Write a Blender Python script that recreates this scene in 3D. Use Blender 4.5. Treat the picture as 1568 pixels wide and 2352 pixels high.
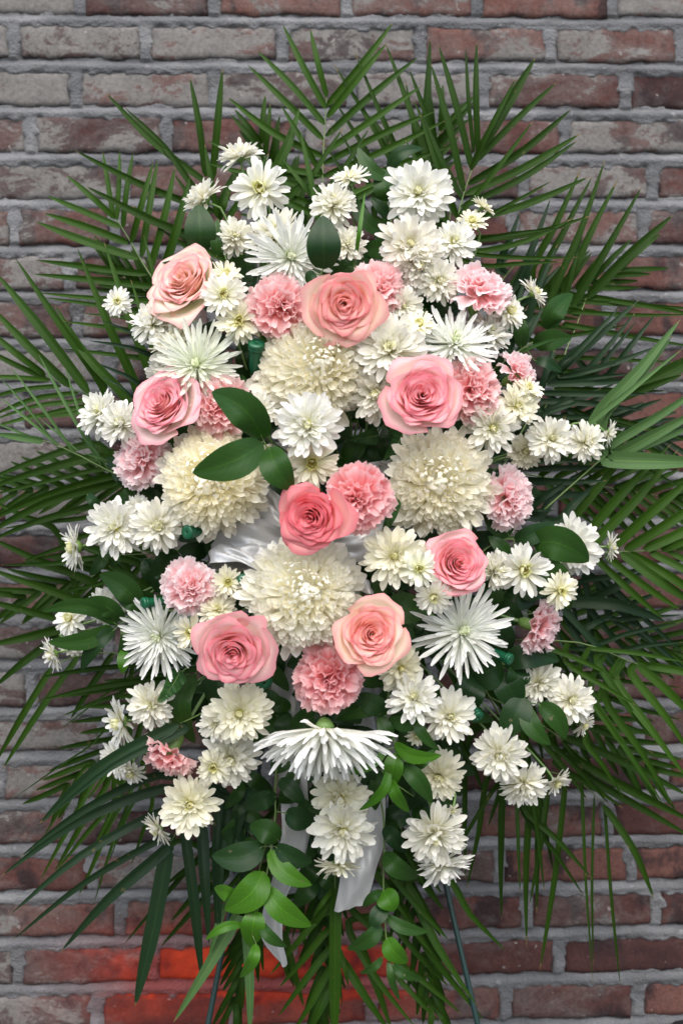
import bpy, math, random
import numpy as np
from mathutils import Vector, Matrix, noise
R = math.radians
random.seed(7)
for o in list(bpy.data.objects): bpy.data.objects.remove(o)
scn = bpy.context.scene
col = scn.collection

# ------------------------------------------------------------------ camera, light, exposure
S = 0.0006            # metres per photo unit (photo = 1568 x 2352 units) in the plane Y = 0
CD = 1.9              # camera distance to the plane Y = 0
ZC = 1.15             # camera height
cam = bpy.data.cameras.new('camera'); camo = bpy.data.objects.new('camera', cam); col.objects.link(camo)
camo.location = (0, -CD, ZC); camo.rotation_euler = (R(90), 0, 0)
cam.sensor_fit = 'HORIZONTAL'; cam.sensor_width = 24; cam.lens = 24*CD/(1568*S)
cam.clip_start = 0.05; cam.clip_end = 500
cam.dof.use_dof = True; cam.dof.focus_distance = CD-0.04; cam.dof.aperture_fstop = 4.0
scn.camera = camo
SUN_EL, SUN_AZ = R(54), R(-8)      # high, in front of the wall, a little to the left
w = bpy.data.worlds.new('World'); scn.world = w; w.use_nodes = True
nt = w.node_tree; bg = nt.nodes['Background']
sky = nt.nodes.new('ShaderNodeTexSky'); sky.sky_type = 'NISHITA'; sky.sun_disc = False
sky.sun_elevation = SUN_EL; sky.sun_rotation = math.pi + SUN_AZ
sky.air_density = 1.0; sky.dust_density = 3.0; sky.ozone_density = 1.0
nt.links.new(sky.outputs[0], bg.inputs[0]); bg.inputs[1].default_value = 0.085
sun = bpy.data.lights.new('sun', 'SUN'); suno = bpy.data.objects.new('sun', sun); col.objects.link(suno)
sun.energy = 1.35; sun.angle = R(80); sun.color = (1.0, 0.955, 0.90)
# light travels from the sun (behind and above the camera) toward +Y and down
sd = Vector((math.sin(SUN_AZ)*math.cos(SUN_EL), -math.cos(SUN_AZ)*math.cos(SUN_EL), math.sin(SUN_EL)))
suno.rotation_euler = sd.to_track_quat('Z', 'Y').to_euler(); suno.location = sd*6
scn.view_settings.view_transform = 'Standard'; scn.view_settings.look = 'None'
scn.view_settings.exposure = 1.52; scn.view_settings.gamma = 1
scn.render.engine = 'CYCLES'

def at(x, y, Y=0.0):
    k = S*(CD+Y)/CD
    return Vector(((x-784)*k, Y, ZC-(y-1176)*k))
def px(n, Y=0.0): return n*S*(CD+Y)/CD

# ------------------------------------------------------------------ object helpers
def mesh(name, vs, fs, mat, uv=None, smooth=True):
    m = bpy.data.meshes.new(name); m.from_pydata([tuple(v) for v in vs], [], fs)
    if uv is not None:
        l = m.uv_layers.new(name='UVMap'); idx = np.empty(len(m.loops), dtype=np.int32)
        m.loops.foreach_get('vertex_index', idx)
        l.data.foreach_set('uv', np.asarray(uv, dtype=np.float32)[idx].ravel())
    if smooth: m.polygons.foreach_set('use_smooth', [True]*len(m.polygons))
    if mat: m.materials.append(mat)
    return m
def link(name, data, parent=None, M=None):
    o = bpy.data.objects.new(name, data); col.objects.link(o)
    if parent: o.parent = parent
    if M is not None: o.matrix_local = M
    return o
def thing(name, label, cat, loc=(0, 0, 0), group=None):
    o = bpy.data.objects.new(name, None); col.objects.link(o); o.empty_display_size = .01
    o.location = loc; o['label'] = label; o['category'] = cat
    if group: o['group'] = group
    return o
def grid_faces(nu, nv, off=0, close=False):
    f = []
    for j in range(nv):
        for i in range(nu):
            a = off+j*(nu+1)+i
            f.append((a, a+1, a+nu+2, a+nu+1))
    return f
def catmull(P, n):
    P = [Vector(p) for p in P]; out = []; m = len(P)-1
    for k in range(n+1):
        t = k/n*m; i = min(int(t), m-1); f = t-i
        p0 = P[max(i-1, 0)]; p1 = P[i]; p2 = P[i+1]; p3 = P[min(i+2, m)]
        out.append(0.5*((2*p1)+(p2-p0)*f+(2*p0-5*p1+4*p2-p3)*f*f+(3*p1-p0-3*p2+p3)*f**3))
    return out
def tube(P, r0, r1, ns=6, caps=True):
    vs = []; fs = []; n = len(P)
    up = Vector((0.3, 0.2, 1)).normalized()
    for i, p in enumerate(P):
        t = (P[min(i+1, n-1)]-P[max(i-1, 0)]).normalized()
        a = t.cross(up)
        if a.length < .05: a = t.cross(Vector((1, 0, 0)))
        a.normalize(); b = t.cross(a); r = r0+(r1-r0)*i/(n-1)
        for k in range(ns):
            an = 2*math.pi*k/ns; vs.append(p+a*math.cos(an)*r+b*math.sin(an)*r)
    for i in range(n-1):
        for k in range(ns):
            fs.append((i*ns+k, i*ns+(k+1) % ns, (i+1)*ns+(k+1) % ns, (i+1)*ns+k))
    if caps: fs.append(tuple(range(ns))[::-1]); fs.append(tuple((n-1)*ns+k for k in range(ns)))
    return vs, fs

# ------------------------------------------------------------------ materials
def mat(name):
    m = bpy.data.materials.new(name); m.use_nodes = True
    t = m.node_tree; return m, t, t.nodes['Principled BSDF'], t.nodes['Material Output']
def N(t, typ, **k):
    n = t.nodes.new(typ)
    for a, b in k.items(): setattr(n, a, b)
    return n
def ramp(t, pts, fac=None, interp='LINEAR'):
    n = N(t, 'ShaderNodeValToRGB'); e = n.color_ramp.elements; n.color_ramp.interpolation = interp
    while len(e) < len(pts): e.new(0.5)
    for i, (p, c) in enumerate(pts):
        e[i].position = p; e[i].color = (*c, 1) if len(c) == 3 else c
    if fac is not None: t.links.new(fac, n.inputs[0])
    return n
def mix(t, a, b, fac, mode='MIX'):
    n = N(t, 'ShaderNodeMix', data_type='RGBA', blend_type=mode)
    for s, v in ((0, fac), (6, a), (7, b)):
        if hasattr(v, 'is_linked'): t.links.new(v, n.inputs[s])
        elif isinstance(v, (int, float)): n.inputs[s].default_value = v
        else: n.inputs[s].default_value = (*v, 1)
    return n.outputs[2]
def math_(t, op, a, b=None, c=None, clamp=False):
    n = N(t, 'ShaderNodeMath', operation=op); n.use_clamp = clamp
    for i, v in enumerate((a, b, c)):
        if v is None: continue
        if hasattr(v, 'is_linked'): t.links.new(v, n.inputs[i])
        else: n.inputs[i].default_value = v
    return n.outputs[0]
def petal_mat(name, pts, trans=0.3, rough=0.55, vein=0.25, edge=None, freckle=0.0):
    """pigment runs along the petal (uv.y) and toward its rim; thin sheet lets light through"""
    m, t, p, out = mat(name); L = t.links
    uv = N(t, 'ShaderNodeTexCoord').outputs['UV']; sx = N(t, 'ShaderNodeSeparateXYZ'); L.new(uv, sx.inputs[0])
    c = ramp(t, pts, sx.outputs[1]).outputs[0]
    if edge:
        e = math_(t, 'ABSOLUTE', math_(t, 'SUBTRACT', sx.outputs[0], 0.5))
        e = math_(t, 'POWER', math_(t, 'MULTIPLY', e, 2.0), 7.0)
        nz = N(t, 'ShaderNodeTexNoise'); nz.inputs['Scale'].default_value = 60
        L.new(N(t, 'ShaderNodeTexCoord').outputs['Object'], nz.inputs['Vector'])
        e2 = math_(t, 'MULTIPLY', math_(t, 'POWER', sx.outputs[1], 7.0), 1.0)
        e = math_(t, 'MAXIMUM', e, e2)
        e = math_(t, 'MULTIPLY', e, nz.outputs[0], clamp=True)
        c = mix(t, c, edge, math_(t, 'MULTIPLY', e, 1.3, clamp=True))
    oi = N(t, 'ShaderNodeObjectInfo')
    c = mix(t, c, oi.outputs['Color'], 1.0, 'MULTIPLY')
    hs = N(t, 'ShaderNodeHueSaturation'); L.new(c, hs.inputs['Color'])
    L.new(math_(t, 'ADD', math_(t, 'MULTIPLY', oi.outputs['Random'], 0.12), 0.94), hs.inputs['Value']); c = hs.outputs[0]
    wv = N(t, 'ShaderNodeTexNoise'); wv.inputs['Scale'].default_value = 1.0; wv.inputs['Detail'].default_value = 2
    mp = N(t, 'ShaderNodeMapping'); mp.inputs['Scale'].default_value = (26, 1.6, 1); L.new(uv, mp.inputs[0]); L.new(mp.outputs[0], wv.inputs['Vector'])
    bp = N(t, 'ShaderNodeBump'); bp.inputs['Strength'].default_value = vein; bp.inputs['Distance'].default_value = 0.0006
    L.new(wv.outputs[0], bp.inputs['Height']); L.new(bp.outputs[0], p.inputs['Normal'])
    c = mix(t, c, mix(t, c, (.86, .86, .86), 1.0, 'MULTIPLY'), math_(t, 'MULTIPLY', wv.outputs[0], vein))
    L.new(c, p.inputs['Base Color']); p.inputs['Roughness'].default_value = rough
    p.inputs['Specular IOR Level'].default_value = 0.28
    tr = N(t, 'ShaderNodeBsdfTranslucent'); L.new(c, tr.inputs[0])
    ms = N(t, 'ShaderNodeMixShader'); ms.inputs[0].default_value = trans
    L.new(p.outputs[0], ms.inputs[1]); L.new(tr.outputs[0], ms.inputs[2]); L.new(ms.outputs[0], out.inputs[0])
    return m
M_mum = petal_mat('mum_petal_white', [(0, (.74, .75, .42)), (.25, (.88, .87, .70)), (.6, (.90, .90, .82)), (1, (.90, .90, .86))], trans=.38)
M_mumin = petal_mat('mum_petal_inner', [(0, (.58, .66, .16)), (.4, (.84, .84, .44)), (1, (.90, .89, .68))], trans=.38)
M_foot = petal_mat('football_mum_petal', [(0, (.95, .90, .66)), (.45, (.955, .93, .78)), (1, (.955, .945, .88))], vein=.2, trans=.42)
M_spid = petal_mat('spider_mum_petal', [(0, (.72, .78, .50)), (.3, (.88, .90, .80)), (1, (.90, .91, .89))], vein=.2, trans=.38)
M_spin = petal_mat('spider_mum_inner', [(0, (.60, .72, .30)), (.6, (.80, .88, .56)), (1, (.88, .91, .72))], vein=.2)
M_rose = petal_mat('rose_petal', [(0, (.92, .64, .36)), (.35, (.94, .60, .42)), (.7, (.94, .60, .50)), (.9, (.95, .68, .60)), (1, (.93, .46, .48))], trans=.38, rough=.5, vein=.12, edge=(.88, .24, .30))
M_roseo = petal_mat('rose_outer_petal', [(0, (.88, .84, .60)), (.45, (.94, .84, .68)), (.85, (.94, .74, .64)), (1, (.93, .60, .56))], trans=.36, rough=.5, vein=.15, edge=(.88, .34, .38))
M_carn = petal_mat('carnation_petal', [(0, (.94, .60, .50)), (.4, (.96, .52, .51)), (.8, (.97, .62, .62)), (1, (.98, .84, .83))], trans=.5, rough=.6, vein=.3)

def leaf_mat(name, a, b, rough=.35, stripes=0.0, tipbrown=0.0, spec=.4, trans=.12, ribs=False):
    m, t, p, out = mat(name); L = t.links
    tc = N(t, 'ShaderNodeTexCoord'); uv = tc.outputs['UV']; sx = N(t, 'ShaderNodeSeparateXYZ'); L.new(uv, sx.inputs[0])
    oi = N(t, 'ShaderNodeObjectInfo')
    nz = N(t, 'ShaderNodeTexNoise'); nz.inputs['Scale'].default_value = 14; nz.inputs['Detail'].default_value = 4
    L.new(tc.outputs['Object'], nz.inputs['Vector'])
    f = math_(t, 'ADD', math_(t, 'MULTIPLY', oi.outputs['Random'], .55), math_(t, 'MULTIPLY', nz.outputs[0], .5), clamp=True)
    c = mix(t, a, b, f)
    st = N(t, 'ShaderNodeTexNoise'); st.inputs['Scale'].default_value = 1; st.inputs['Detail'].default_value = 3
    mp = N(t, 'ShaderNodeMapping'); L.new(uv, mp.inputs[0]); L.new(mp.outputs[0], st.inputs['Vector'])
    mp.inputs['Scale'].default_value = (22, .7, 1) if stripes else (5, 5, 1)
    c = mix(t, c, mix(t, c, (1.9, 1.7, 1.2), 1, 'MULTIPLY'), math_(t, 'MULTIPLY', st.outputs[0], .55 if stripes else .25))
    mid = math_(t, 'ABSOLUTE', math_(t, 'SUBTRACT', sx.outputs[0], .5))
    if not stripes:
        vn = math_(t, 'FRACT', math_(t, 'SUBTRACT', math_(t, 'MULTIPLY', sx.outputs[1], 9.0), math_(t, 'MULTIPLY', mid, 5.0)))
        vn = math_(t, 'LESS_THAN', math_(t, 'ABSOLUTE', math_(t, 'SUBTRACT', vn, .5)), .05)
        c = mix(t, c, mix(t, c, (1.5, 1.45, 1.2), 1, 'MULTIPLY'), math_(t, 'MULTIPLY', vn, .5))
        bl = N(t, 'ShaderNodeTexNoise'); bl.inputs['Scale'].default_value = 70; L.new(tc.outputs['Object'], bl.inputs['Vector'])
        c = mix(t, c, (.12, .11, .06), math_(t, 'MULTIPLY', math_(t, 'GREATER_THAN', bl.outputs[0], .74), .7))
    md = math_(t, 'LESS_THAN', mid, .018 if not stripes else .03)
    c = mix(t, c, mix(t, c, (1.7, 1.6, 1.2), 1, 'MULTIPLY'), math_(t, 'MULTIPLY', md, .7))
    if tipbrown:
        tb = math_(t, 'GREATER_THAN', math_(t, 'ADD', sx.outputs[1], math_(t, 'MULTIPLY', oi.outputs['Random'], .05)), 1.0-tipbrown+.03)
        c = mix(t, c, (.16, .11, .05), math_(t, 'MULTIPLY', tb, .8))
        sp = N(t, 'ShaderNodeTexNoise'); sp.inputs['Scale'].default_value = 90; L.new(tc.outputs['Object'], sp.inputs['Vector'])
        c = mix(t, c, (.10, .08, .03), math_(t, 'MULTIPLY', math_(t, 'GREATER_THAN', sp.outputs[0], .73), .6))
    L.new(c, p.inputs['Base Color']); p.inputs['Roughness'].default_value = rough
    p.inputs['Specular IOR Level'].default_value = spec*(.5 if stripes else .5)
    bp = N(t, 'ShaderNodeBump'); bp.inputs['Strength'].default_value = .5 if stripes else .25; bp.inputs['Distance'].default_value = .0008
    L.new(st.outputs[0], bp.inputs['Height']); L.new(bp.outputs[0], p.inputs['Normal'])
    tr = N(t, 'ShaderNodeBsdfTranslucent'); L.new(mix(t, c, (1.3, 1.7, .6), 1, 'MULTIPLY'), tr.inputs[0])
    ms = N(t, 'ShaderNodeMixShader'); ms.inputs[0].default_value = trans
    L.new(p.outputs[0], ms.inputs[1]); L.new(tr.outputs[0], ms.inputs[2]); L.new(ms.outputs[0], out.inputs[0])
    return m
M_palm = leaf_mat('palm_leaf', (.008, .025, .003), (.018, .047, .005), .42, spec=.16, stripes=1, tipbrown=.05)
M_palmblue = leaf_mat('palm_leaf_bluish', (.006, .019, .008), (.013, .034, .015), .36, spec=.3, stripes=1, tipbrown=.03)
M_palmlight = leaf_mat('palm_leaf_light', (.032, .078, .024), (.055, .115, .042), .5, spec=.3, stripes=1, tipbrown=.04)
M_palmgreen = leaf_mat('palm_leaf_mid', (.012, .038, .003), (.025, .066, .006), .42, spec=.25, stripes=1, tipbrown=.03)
M_rus = leaf_mat('broad_leaf_dark', (.007, .028, .008), (.015, .046, .011), .38, spec=.5)
M_rusg = leaf_mat('broad_leaf_green', (.012, .042, .006), (.022, .066, .011), .38, spec=.5)
M_rusb = leaf_mat('broad_leaf_bright', (.028, .100, .006), (.052, .150, .012), .34, spec=.5)
M_fern = leaf_mat('fern_leaf', (.012, .050, .010), (.025, .085, .018), .45)
def plain(name, c, rough=.5, metal=0, spec=.5, bump=0, bscale=40, var=.15):
    m, t, p, out = mat(name); L = t.links
    tc = N(t, 'ShaderNodeTexCoord'); nz = N(t, 'ShaderNodeTexNoise'); nz.inputs['Scale'].default_value = bscale
    nz.inputs['Detail'].default_value = 4; L.new(tc.outputs['Object'], nz.inputs['Vector'])
    L.new(mix(t, [x*(1-var) for x in c], [min(1, x*(1+var)) for x in c], nz.outputs[0]), p.inputs['Base Color'])
    p.inputs['Roughness'].default_value = rough; p.inputs['Metallic'].default_value = metal; p.inputs['Specular IOR Level'].default_value = spec
    if bump:
        b = N(t, 'ShaderNodeBump'); b.inputs['Strength'].default_value = bump; b.inputs['Distance'].default_value = .002
        L.new(nz.outputs[0], b.inputs['Height']); L.new(b.outputs[0], p.inputs['Normal'])
    return m
M_stem = plain('flower_stem', (.16, .27, .09), .5, bscale=120, bump=.2)
M_calyx = plain('calyx_green', (.14, .25, .06), .42, bscale=60, var=.3)
M_disc = plain('mum_disc', (.48, .46, .06), .8, bscale=900, bump=.6, var=.5)
M_discd = plain('mum_disc_dark', (.27, .21, .03), .8, bscale=900, bump=.6, var=.6)
M_rachis = plain('palm_rachis', (.09, .15, .035), .5, bscale=60)
M_foam = plain('floral_foam', (.010, .030, .014), .9, bscale=200, bump=.8)
M_tube = plain('water_tube_plastic', (.003, .095, .040), .35, bscale=20, var=.1)
M_easel = plain('easel_coating', (.006, .030, .028), .3, bscale=80, spec=.6)
M_black = plain('black_rubber', (.012, .012, .014), .5, bscale=60, bump=.2)
def ribbon_mat():
    m, t, p, out = mat('satin_ribbon'); L = t.links
    p.inputs['Base Color'].default_value = (.44, .45, .45, 1); p.inputs['Roughness'].default_value = .30
    p.inputs['Metallic'].default_value = .25; p.inputs['Anisotropic'].default_value = .6
    p.inputs['Sheen Weight'].default_value = .2
    tc = N(t, 'ShaderNodeTexCoord'); nz = N(t, 'ShaderNodeTexNoise'); nz.inputs['Scale'].default_value = 1
    mp = N(t, 'ShaderNodeMapping'); mp.inputs['Scale'].default_value = (260, 8, 1); L.new(tc.outputs['UV'], mp.inputs[0]); L.new(mp.outputs[0], nz.inputs['Vector'])
    b = N(t, 'ShaderNodeBump'); b.inputs['Strength'].default_value = .12; b.inputs['Distance'].default_value = .0004
    L.new(nz.outputs[0], b.inputs['Height']); L.new(b.outputs[0], p.inputs['Normal'])
    return m
M_rib = ribbon_mat()

# wall frame: local x along the wall, z up, y away from the camera; slightly yawed and off level like the photo
WY = 0.42
WK = S*(CD+WY)/CD                         # metres per photo unit on the wall
W0 = at(784, 1176, WY)
def paint_mask(t, pos_sock):
    """red spray paint patch low on the wall (fixed place on the wall)"""
    L = t.links; sx = N(t, 'ShaderNodeSeparateXYZ'); L.new(pos_sock, sx.inputs[0])
    nz = N(t, 'ShaderNodeTexNoise'); nz.inputs['Scale'].default_value = 9; nz.inputs['Detail'].default_value = 5; L.new(pos_sock, nz.inputs['Vector'])
    cx = at(570, 0, WY).x; cz = at(0, 2238, WY).z
    def sm(v, a, b):
        n = N(t, 'ShaderNodeMapRange', interpolation_type='SMOOTHSTEP'); L.new(v, n.inputs[0])
        n.inputs[1].default_value = a; n.inputs[2].default_value = b; n.inputs[3].default_value = 1; n.inputs[4].default_value = 0; return n.outputs[0]
    jit = math_(t, 'MULTIPLY', math_(t, 'SUBTRACT', nz.outputs[0], .5), .09)
    dx = math_(t, 'ADD', math_(t, 'ABSOLUTE', math_(t, 'SUBTRACT', sx.outputs[0], cx)), jit)
    dz = math_(t, 'ADD', math_(t, 'ABSOLUTE', math_(t, 'SUBTRACT', sx.outputs[2], cz)), jit)
    k = math_(t, 'MULTIPLY', sm(dx, .17, .31), sm(dz, .034, .052))
    dj = math_(t, 'ADD', math_(t, 'ABSOLUTE', math_(t, 'SUBTRACT', sx.outputs[2], at(0, 2277, WY).z)), math_(t, 'MULTIPLY', jit, .3))
    k = math_(t, 'MAXIMUM', k, math_(t, 'MULTIPLY', math_(t, 'MULTIPLY', sm(dx, .18, .36), sm(dj, .004, .012)), .8))
    k2 = math_(t, 'MULTIPLY', sm(dx, .12, .42), math_(t, 'MULTIPLY', sm(dz, .05, .13), .42))
    return math_(t, 'MAXIMUM', k, k2)
def brick_mat():
    m, t, p, out = mat('old_brick'); L = t.links
    geo = N(t, 'ShaderNodeNewGeometry'); pos = geo.outputs['Position']; oi = N(t, 'ShaderNodeObjectInfo')
    def nz(sc, det=5, rough=.6, vec=pos, stretch=None, dist=0, off=None):
        n = N(t, 'ShaderNodeTexNoise'); n.noise_dimensions = '4D'; n.inputs['Scale'].default_value = sc; n.inputs['Detail'].default_value = det
        n.inputs['Roughness'].default_value = rough; n.inputs['Distortion'].default_value = dist
        if stretch:
            mp = N(t, 'ShaderNodeMapping'); mp.inputs['Scale'].default_value = stretch; L.new(vec, mp.inputs[0]); vec = mp.outputs[0]
        L.new(vec, n.inputs['Vector'])
        L.new(math_(t, 'MULTIPLY', oi.outputs['Random'], 40.0+(off or 0)), n.inputs['W'])
        return n.outputs[0]
    base = ramp(t, [(0, (.024, .013, .014)), (.28, (.050, .022, .021)), (.52, (.092, .038, .032)), (.78, (.140, .066, .054)), (1, (.24, .078, .036))], None)
    f = math_(t, 'ADD', math_(t, 'MULTIPLY', oi.outputs['Random'], .50), math_(t, 'MULTIPLY', nz(9, 6, .65), .72))
    L.new(math_(t, 'SUBTRACT', f, .12, clamp=True), base.inputs[0])
    c = base.outputs[0]
    c = mix(t, c, (.028, .017, .019), ramp(t, [(.52, (0, 0, 0)), (.60, (.9, .9, .9))], nz(17, 4, .6, stretch=(1, 1, .7), off=3)).outputs[0])
    # chalky mortar smears left on the faces; some bricks nearly covered
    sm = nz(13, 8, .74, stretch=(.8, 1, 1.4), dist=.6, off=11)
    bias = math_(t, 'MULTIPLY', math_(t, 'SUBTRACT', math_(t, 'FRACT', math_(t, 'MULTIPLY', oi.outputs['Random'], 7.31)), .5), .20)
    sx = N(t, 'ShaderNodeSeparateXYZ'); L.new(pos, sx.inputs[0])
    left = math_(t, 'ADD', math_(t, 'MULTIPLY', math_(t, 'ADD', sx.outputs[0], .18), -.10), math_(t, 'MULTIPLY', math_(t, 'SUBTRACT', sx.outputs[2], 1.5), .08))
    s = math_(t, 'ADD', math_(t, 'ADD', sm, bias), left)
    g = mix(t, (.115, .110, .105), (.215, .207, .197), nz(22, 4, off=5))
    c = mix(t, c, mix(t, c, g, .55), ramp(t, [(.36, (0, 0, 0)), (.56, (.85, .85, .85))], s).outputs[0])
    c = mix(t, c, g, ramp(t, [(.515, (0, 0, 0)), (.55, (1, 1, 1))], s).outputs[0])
    fine = nz(170, 3, .7)
    c = mix(t, mix(t, c, (.62, .62, .62), 1, 'MULTIPLY'), c, ramp(t, [(.3, (0, 0, 0)), (.6, (1, 1, 1))], fine).outputs[0])
    c = mix(t, c, (.28, .27, .26), math_(t, 'MULTIPLY', math_(t, 'GREATER_THAN', nz(75, 2, .5, off=9), .72), .6))
    rc = mix(t, (.13, .008, .006), (.55, .045, .012), ramp(t, [(.35, (0, 0, 0)), (.62, (1, 1, 1))], nz(16, 5)).outputs[0])
    c = mix(t, c, rc, math_(t, 'MULTIPLY', paint_mask(t, pos), .9))
    L.new(c, p.inputs['Base Color']); p.inputs['Roughness'].default_value = .85; p.inputs['Specular IOR Level'].default_value = .25
    b = N(t, 'ShaderNodeBump'); b.inputs['Strength'].default_value = .8; b.inputs['Distance'].default_value = .0035
    L.new(math_(t, 'ADD', math_(t, 'MULTIPLY', nz(42, 7, .7), 1.0), math_(t, 'MULTIPLY', fine, .3)), b.inputs['Height']); L.new(b.outputs[0], p.inputs['Normal'])
    return m
def mortar_mat():
    m, t, p, out = mat('grey_mortar'); L = t.links
    geo = N(t, 'ShaderNodeNewGeometry'); pos = geo.outputs['Position']
    def nz(sc, det=5, rough=.6, stretch=None):
        n = N(t, 'ShaderNodeTexNoise'); n.inputs['Scale'].default_value = sc; n.inputs['Detail'].default_value = det; n.inputs['Roughness'].default_value = rough
        v = pos
        if stretch:
            mp = N(t, 'ShaderNodeMapping'); mp.inputs['Scale'].default_value = stretch; L.new(v, mp.inputs[0]); v = mp.outputs[0]
        L.new(v, n.inputs['Vector']); return n.outputs[0]
    dk = math_(t, 'GREATER_THAN', nz(9, 6, .7, (.4, 1, 2)), .60)
    c = ramp(t, [(.22, (.062, .064, .068)), (.5, (.128, .132, .139)), (.78, (.24, .245, .252))], nz(11, 7, .65, (.6, 1, 1.6))).outputs[0]
    c = mix(t, c, (.075, .073, .074), math_(t, 'MULTIPLY', dk, .4))
    c = mix(t, c, (.27, .27, .28), math_(t, 'MULTIPLY', math_(t, 'GREATER_THAN', nz(60, 3), .68), .5))
    c = mix(t, c, mix(t, (.20, .016, .012), (.28, .035, .025), nz(20)), math_(t, 'MULTIPLY', paint_mask(t, pos), .75))
    L.new(c, p.inputs['Base Color']); p.inputs['Roughness'].default_value = .9; p.inputs['Specular IOR Level'].default_value = .2
    b = N(t, 'ShaderNodeBump'); b.inputs['Strength'].default_value = .9; b.inputs['Distance'].default_value = .004
    L.new(math_(t, 'ADD', nz(55, 7, .7, (.5, 1, 1)), nz(260, 2)), b.inputs['Height']); L.new(b.outputs[0], p.inputs['Normal'])
    return m
M_brick = brick_mat(); M_mortar = mortar_mat()
M_pave = plain('concrete_pavement', (.10, .098, .095), .9, bscale=6, bump=.4, var=.3)

# ------------------------------------------------------------------ ground
g = 40
gm = mesh('pavement', [(-g, -g, 0), (g, -g, 0), (g, .62, 0), (-g, .62, 0)], [(0, 1, 2, 3)], M_pave, smooth=False)
go = link('pavement', gm); go['kind'] = 'structure'

# ------------------------------------------------------------------ brick wall
wall = thing('brick_wall', 'weathered red brick wall with grey smeared mortar and a red spray painted patch low down', 'wall', (W0.x, W0.y, W0.z))
wall.rotation_euler = (0, R(-0.42), R(2.1))
PITCH = 105.4; BH = 77; BL = 308; J = 25
rows = {0: (-112, 195, 502, 805, 1105, 1420), 1: (45, 345, 655, 976, 1276, 1580), 2: (-120, 185, 500, 815, 1120, 1449), 3: (82, 390, 695, 1000, 1306), 4: (-15, 292, 598, 905, 1209, 1511),
        5: (45, 270, 575, 880, 1184, 1489)}
def wl(x, y): return ((x-784)*WK, -(y-1176)*WK)
def nzv(x, y, z, s): return noise.noise(Vector((x*s, y*s, z*s)))
def brick(x0, x1, yc, idx):
    X0, Z = wl(x0+J/2+random.uniform(-2, 3), yc); X1, _ = wl(x1-J/2-random.uniform(-2, 3), yc)
    h = (BH+random.uniform(-5, 4))*WK/2; cx = (X0+X1)/2; hw = (X1-X0)/2; cz = Z+random.uniform(-1.4, 1.4)*WK
    nx, nz_ = 26, 9; vs = []; tilt = random.uniform(-.008, .008); prot = random.uniform(-.0025, .0025)
    ph = idx*3.7
    for j in range(nz_+1):
        for i in range(nx+1):
            u = i/nx*2-1; v = j/nz_*2-1
            # pull the outermost rows in to round the arris
            uu = math.copysign(1-(1-abs(u))*1.0, u); vv = v
            x = uu*hw; z = vv*h
            e = min((1-abs(u))*hw, (1-abs(v))*h)
            wob = nzv(x, ph, z, 28)*.0026+nzv(x, ph, z, 80)*.0010
            edge = max(0, 1-e/.010)
            if abs(v) > abs(u)*.6: z += wob*edge*2.0
            if abs(u) > .9: x += wob*edge*1.4
            y = prot + .0028*edge**2.2 + nzv(x, ph+4, z, 22)*.0016 + nzv(x, ph, z, 110)*.0006
            if nzv(x*1.3, ph+9, z*1.3, 30) > .42: y += .0028*min(1, edge*1.5+.15)
            vs.append((x*math.cos(tilt)-z*math.sin(tilt), y, x*math.sin(tilt)+z*math.cos(tilt)))
    fs = grid_faces(nx, nz_)
    ring = [i for i in range(nx+1)]+[j*(nx+1)+nx for j in range(1, nz_+1)]+[nz_*(nx+1)+i for i in range(nx-1, -1, -1)]+[j*(nx+1) for j in range(nz_-1, 0, -1)]
    b0 = len(vs)
    for r_ in ring: v = vs[r_]; vs.append((v[0], .022, v[2]))
    n = len(ring)
    for k in range(n): fs.append((ring[k], b0+k, b0+(k+1) % n, ring[(k+1) % n]))
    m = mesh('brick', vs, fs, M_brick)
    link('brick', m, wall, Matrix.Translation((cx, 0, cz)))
brick_rects = []
for r_ in range(-3, 25):
    yc = 99-8.5*0+(r_-1)*PITCH
    if r_ in rows: js = list(rows[r_])
    else:
        random.seed(100+r_); st = [-150, 20, -90, 60, -40, -120][(r_*5) % 6]+random.uniform(-25, 25)
        js = []; x = st-BL
        while x < 1900: js.append(x); x += BL+random.uniform(-8, 8)
    while js[0] > -260: js.insert(0, js[0]-BL)
    while js[-1] < 1830: js.append(js[-1]+BL)
    for a, b in zip(js[:-1], js[1:]):
        if b < -230 or a > 1810: continue
        brick(a, b, yc, len(brick_rects)+1); brick_rects.append((a, b, yc))
random.seed(11)
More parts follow.
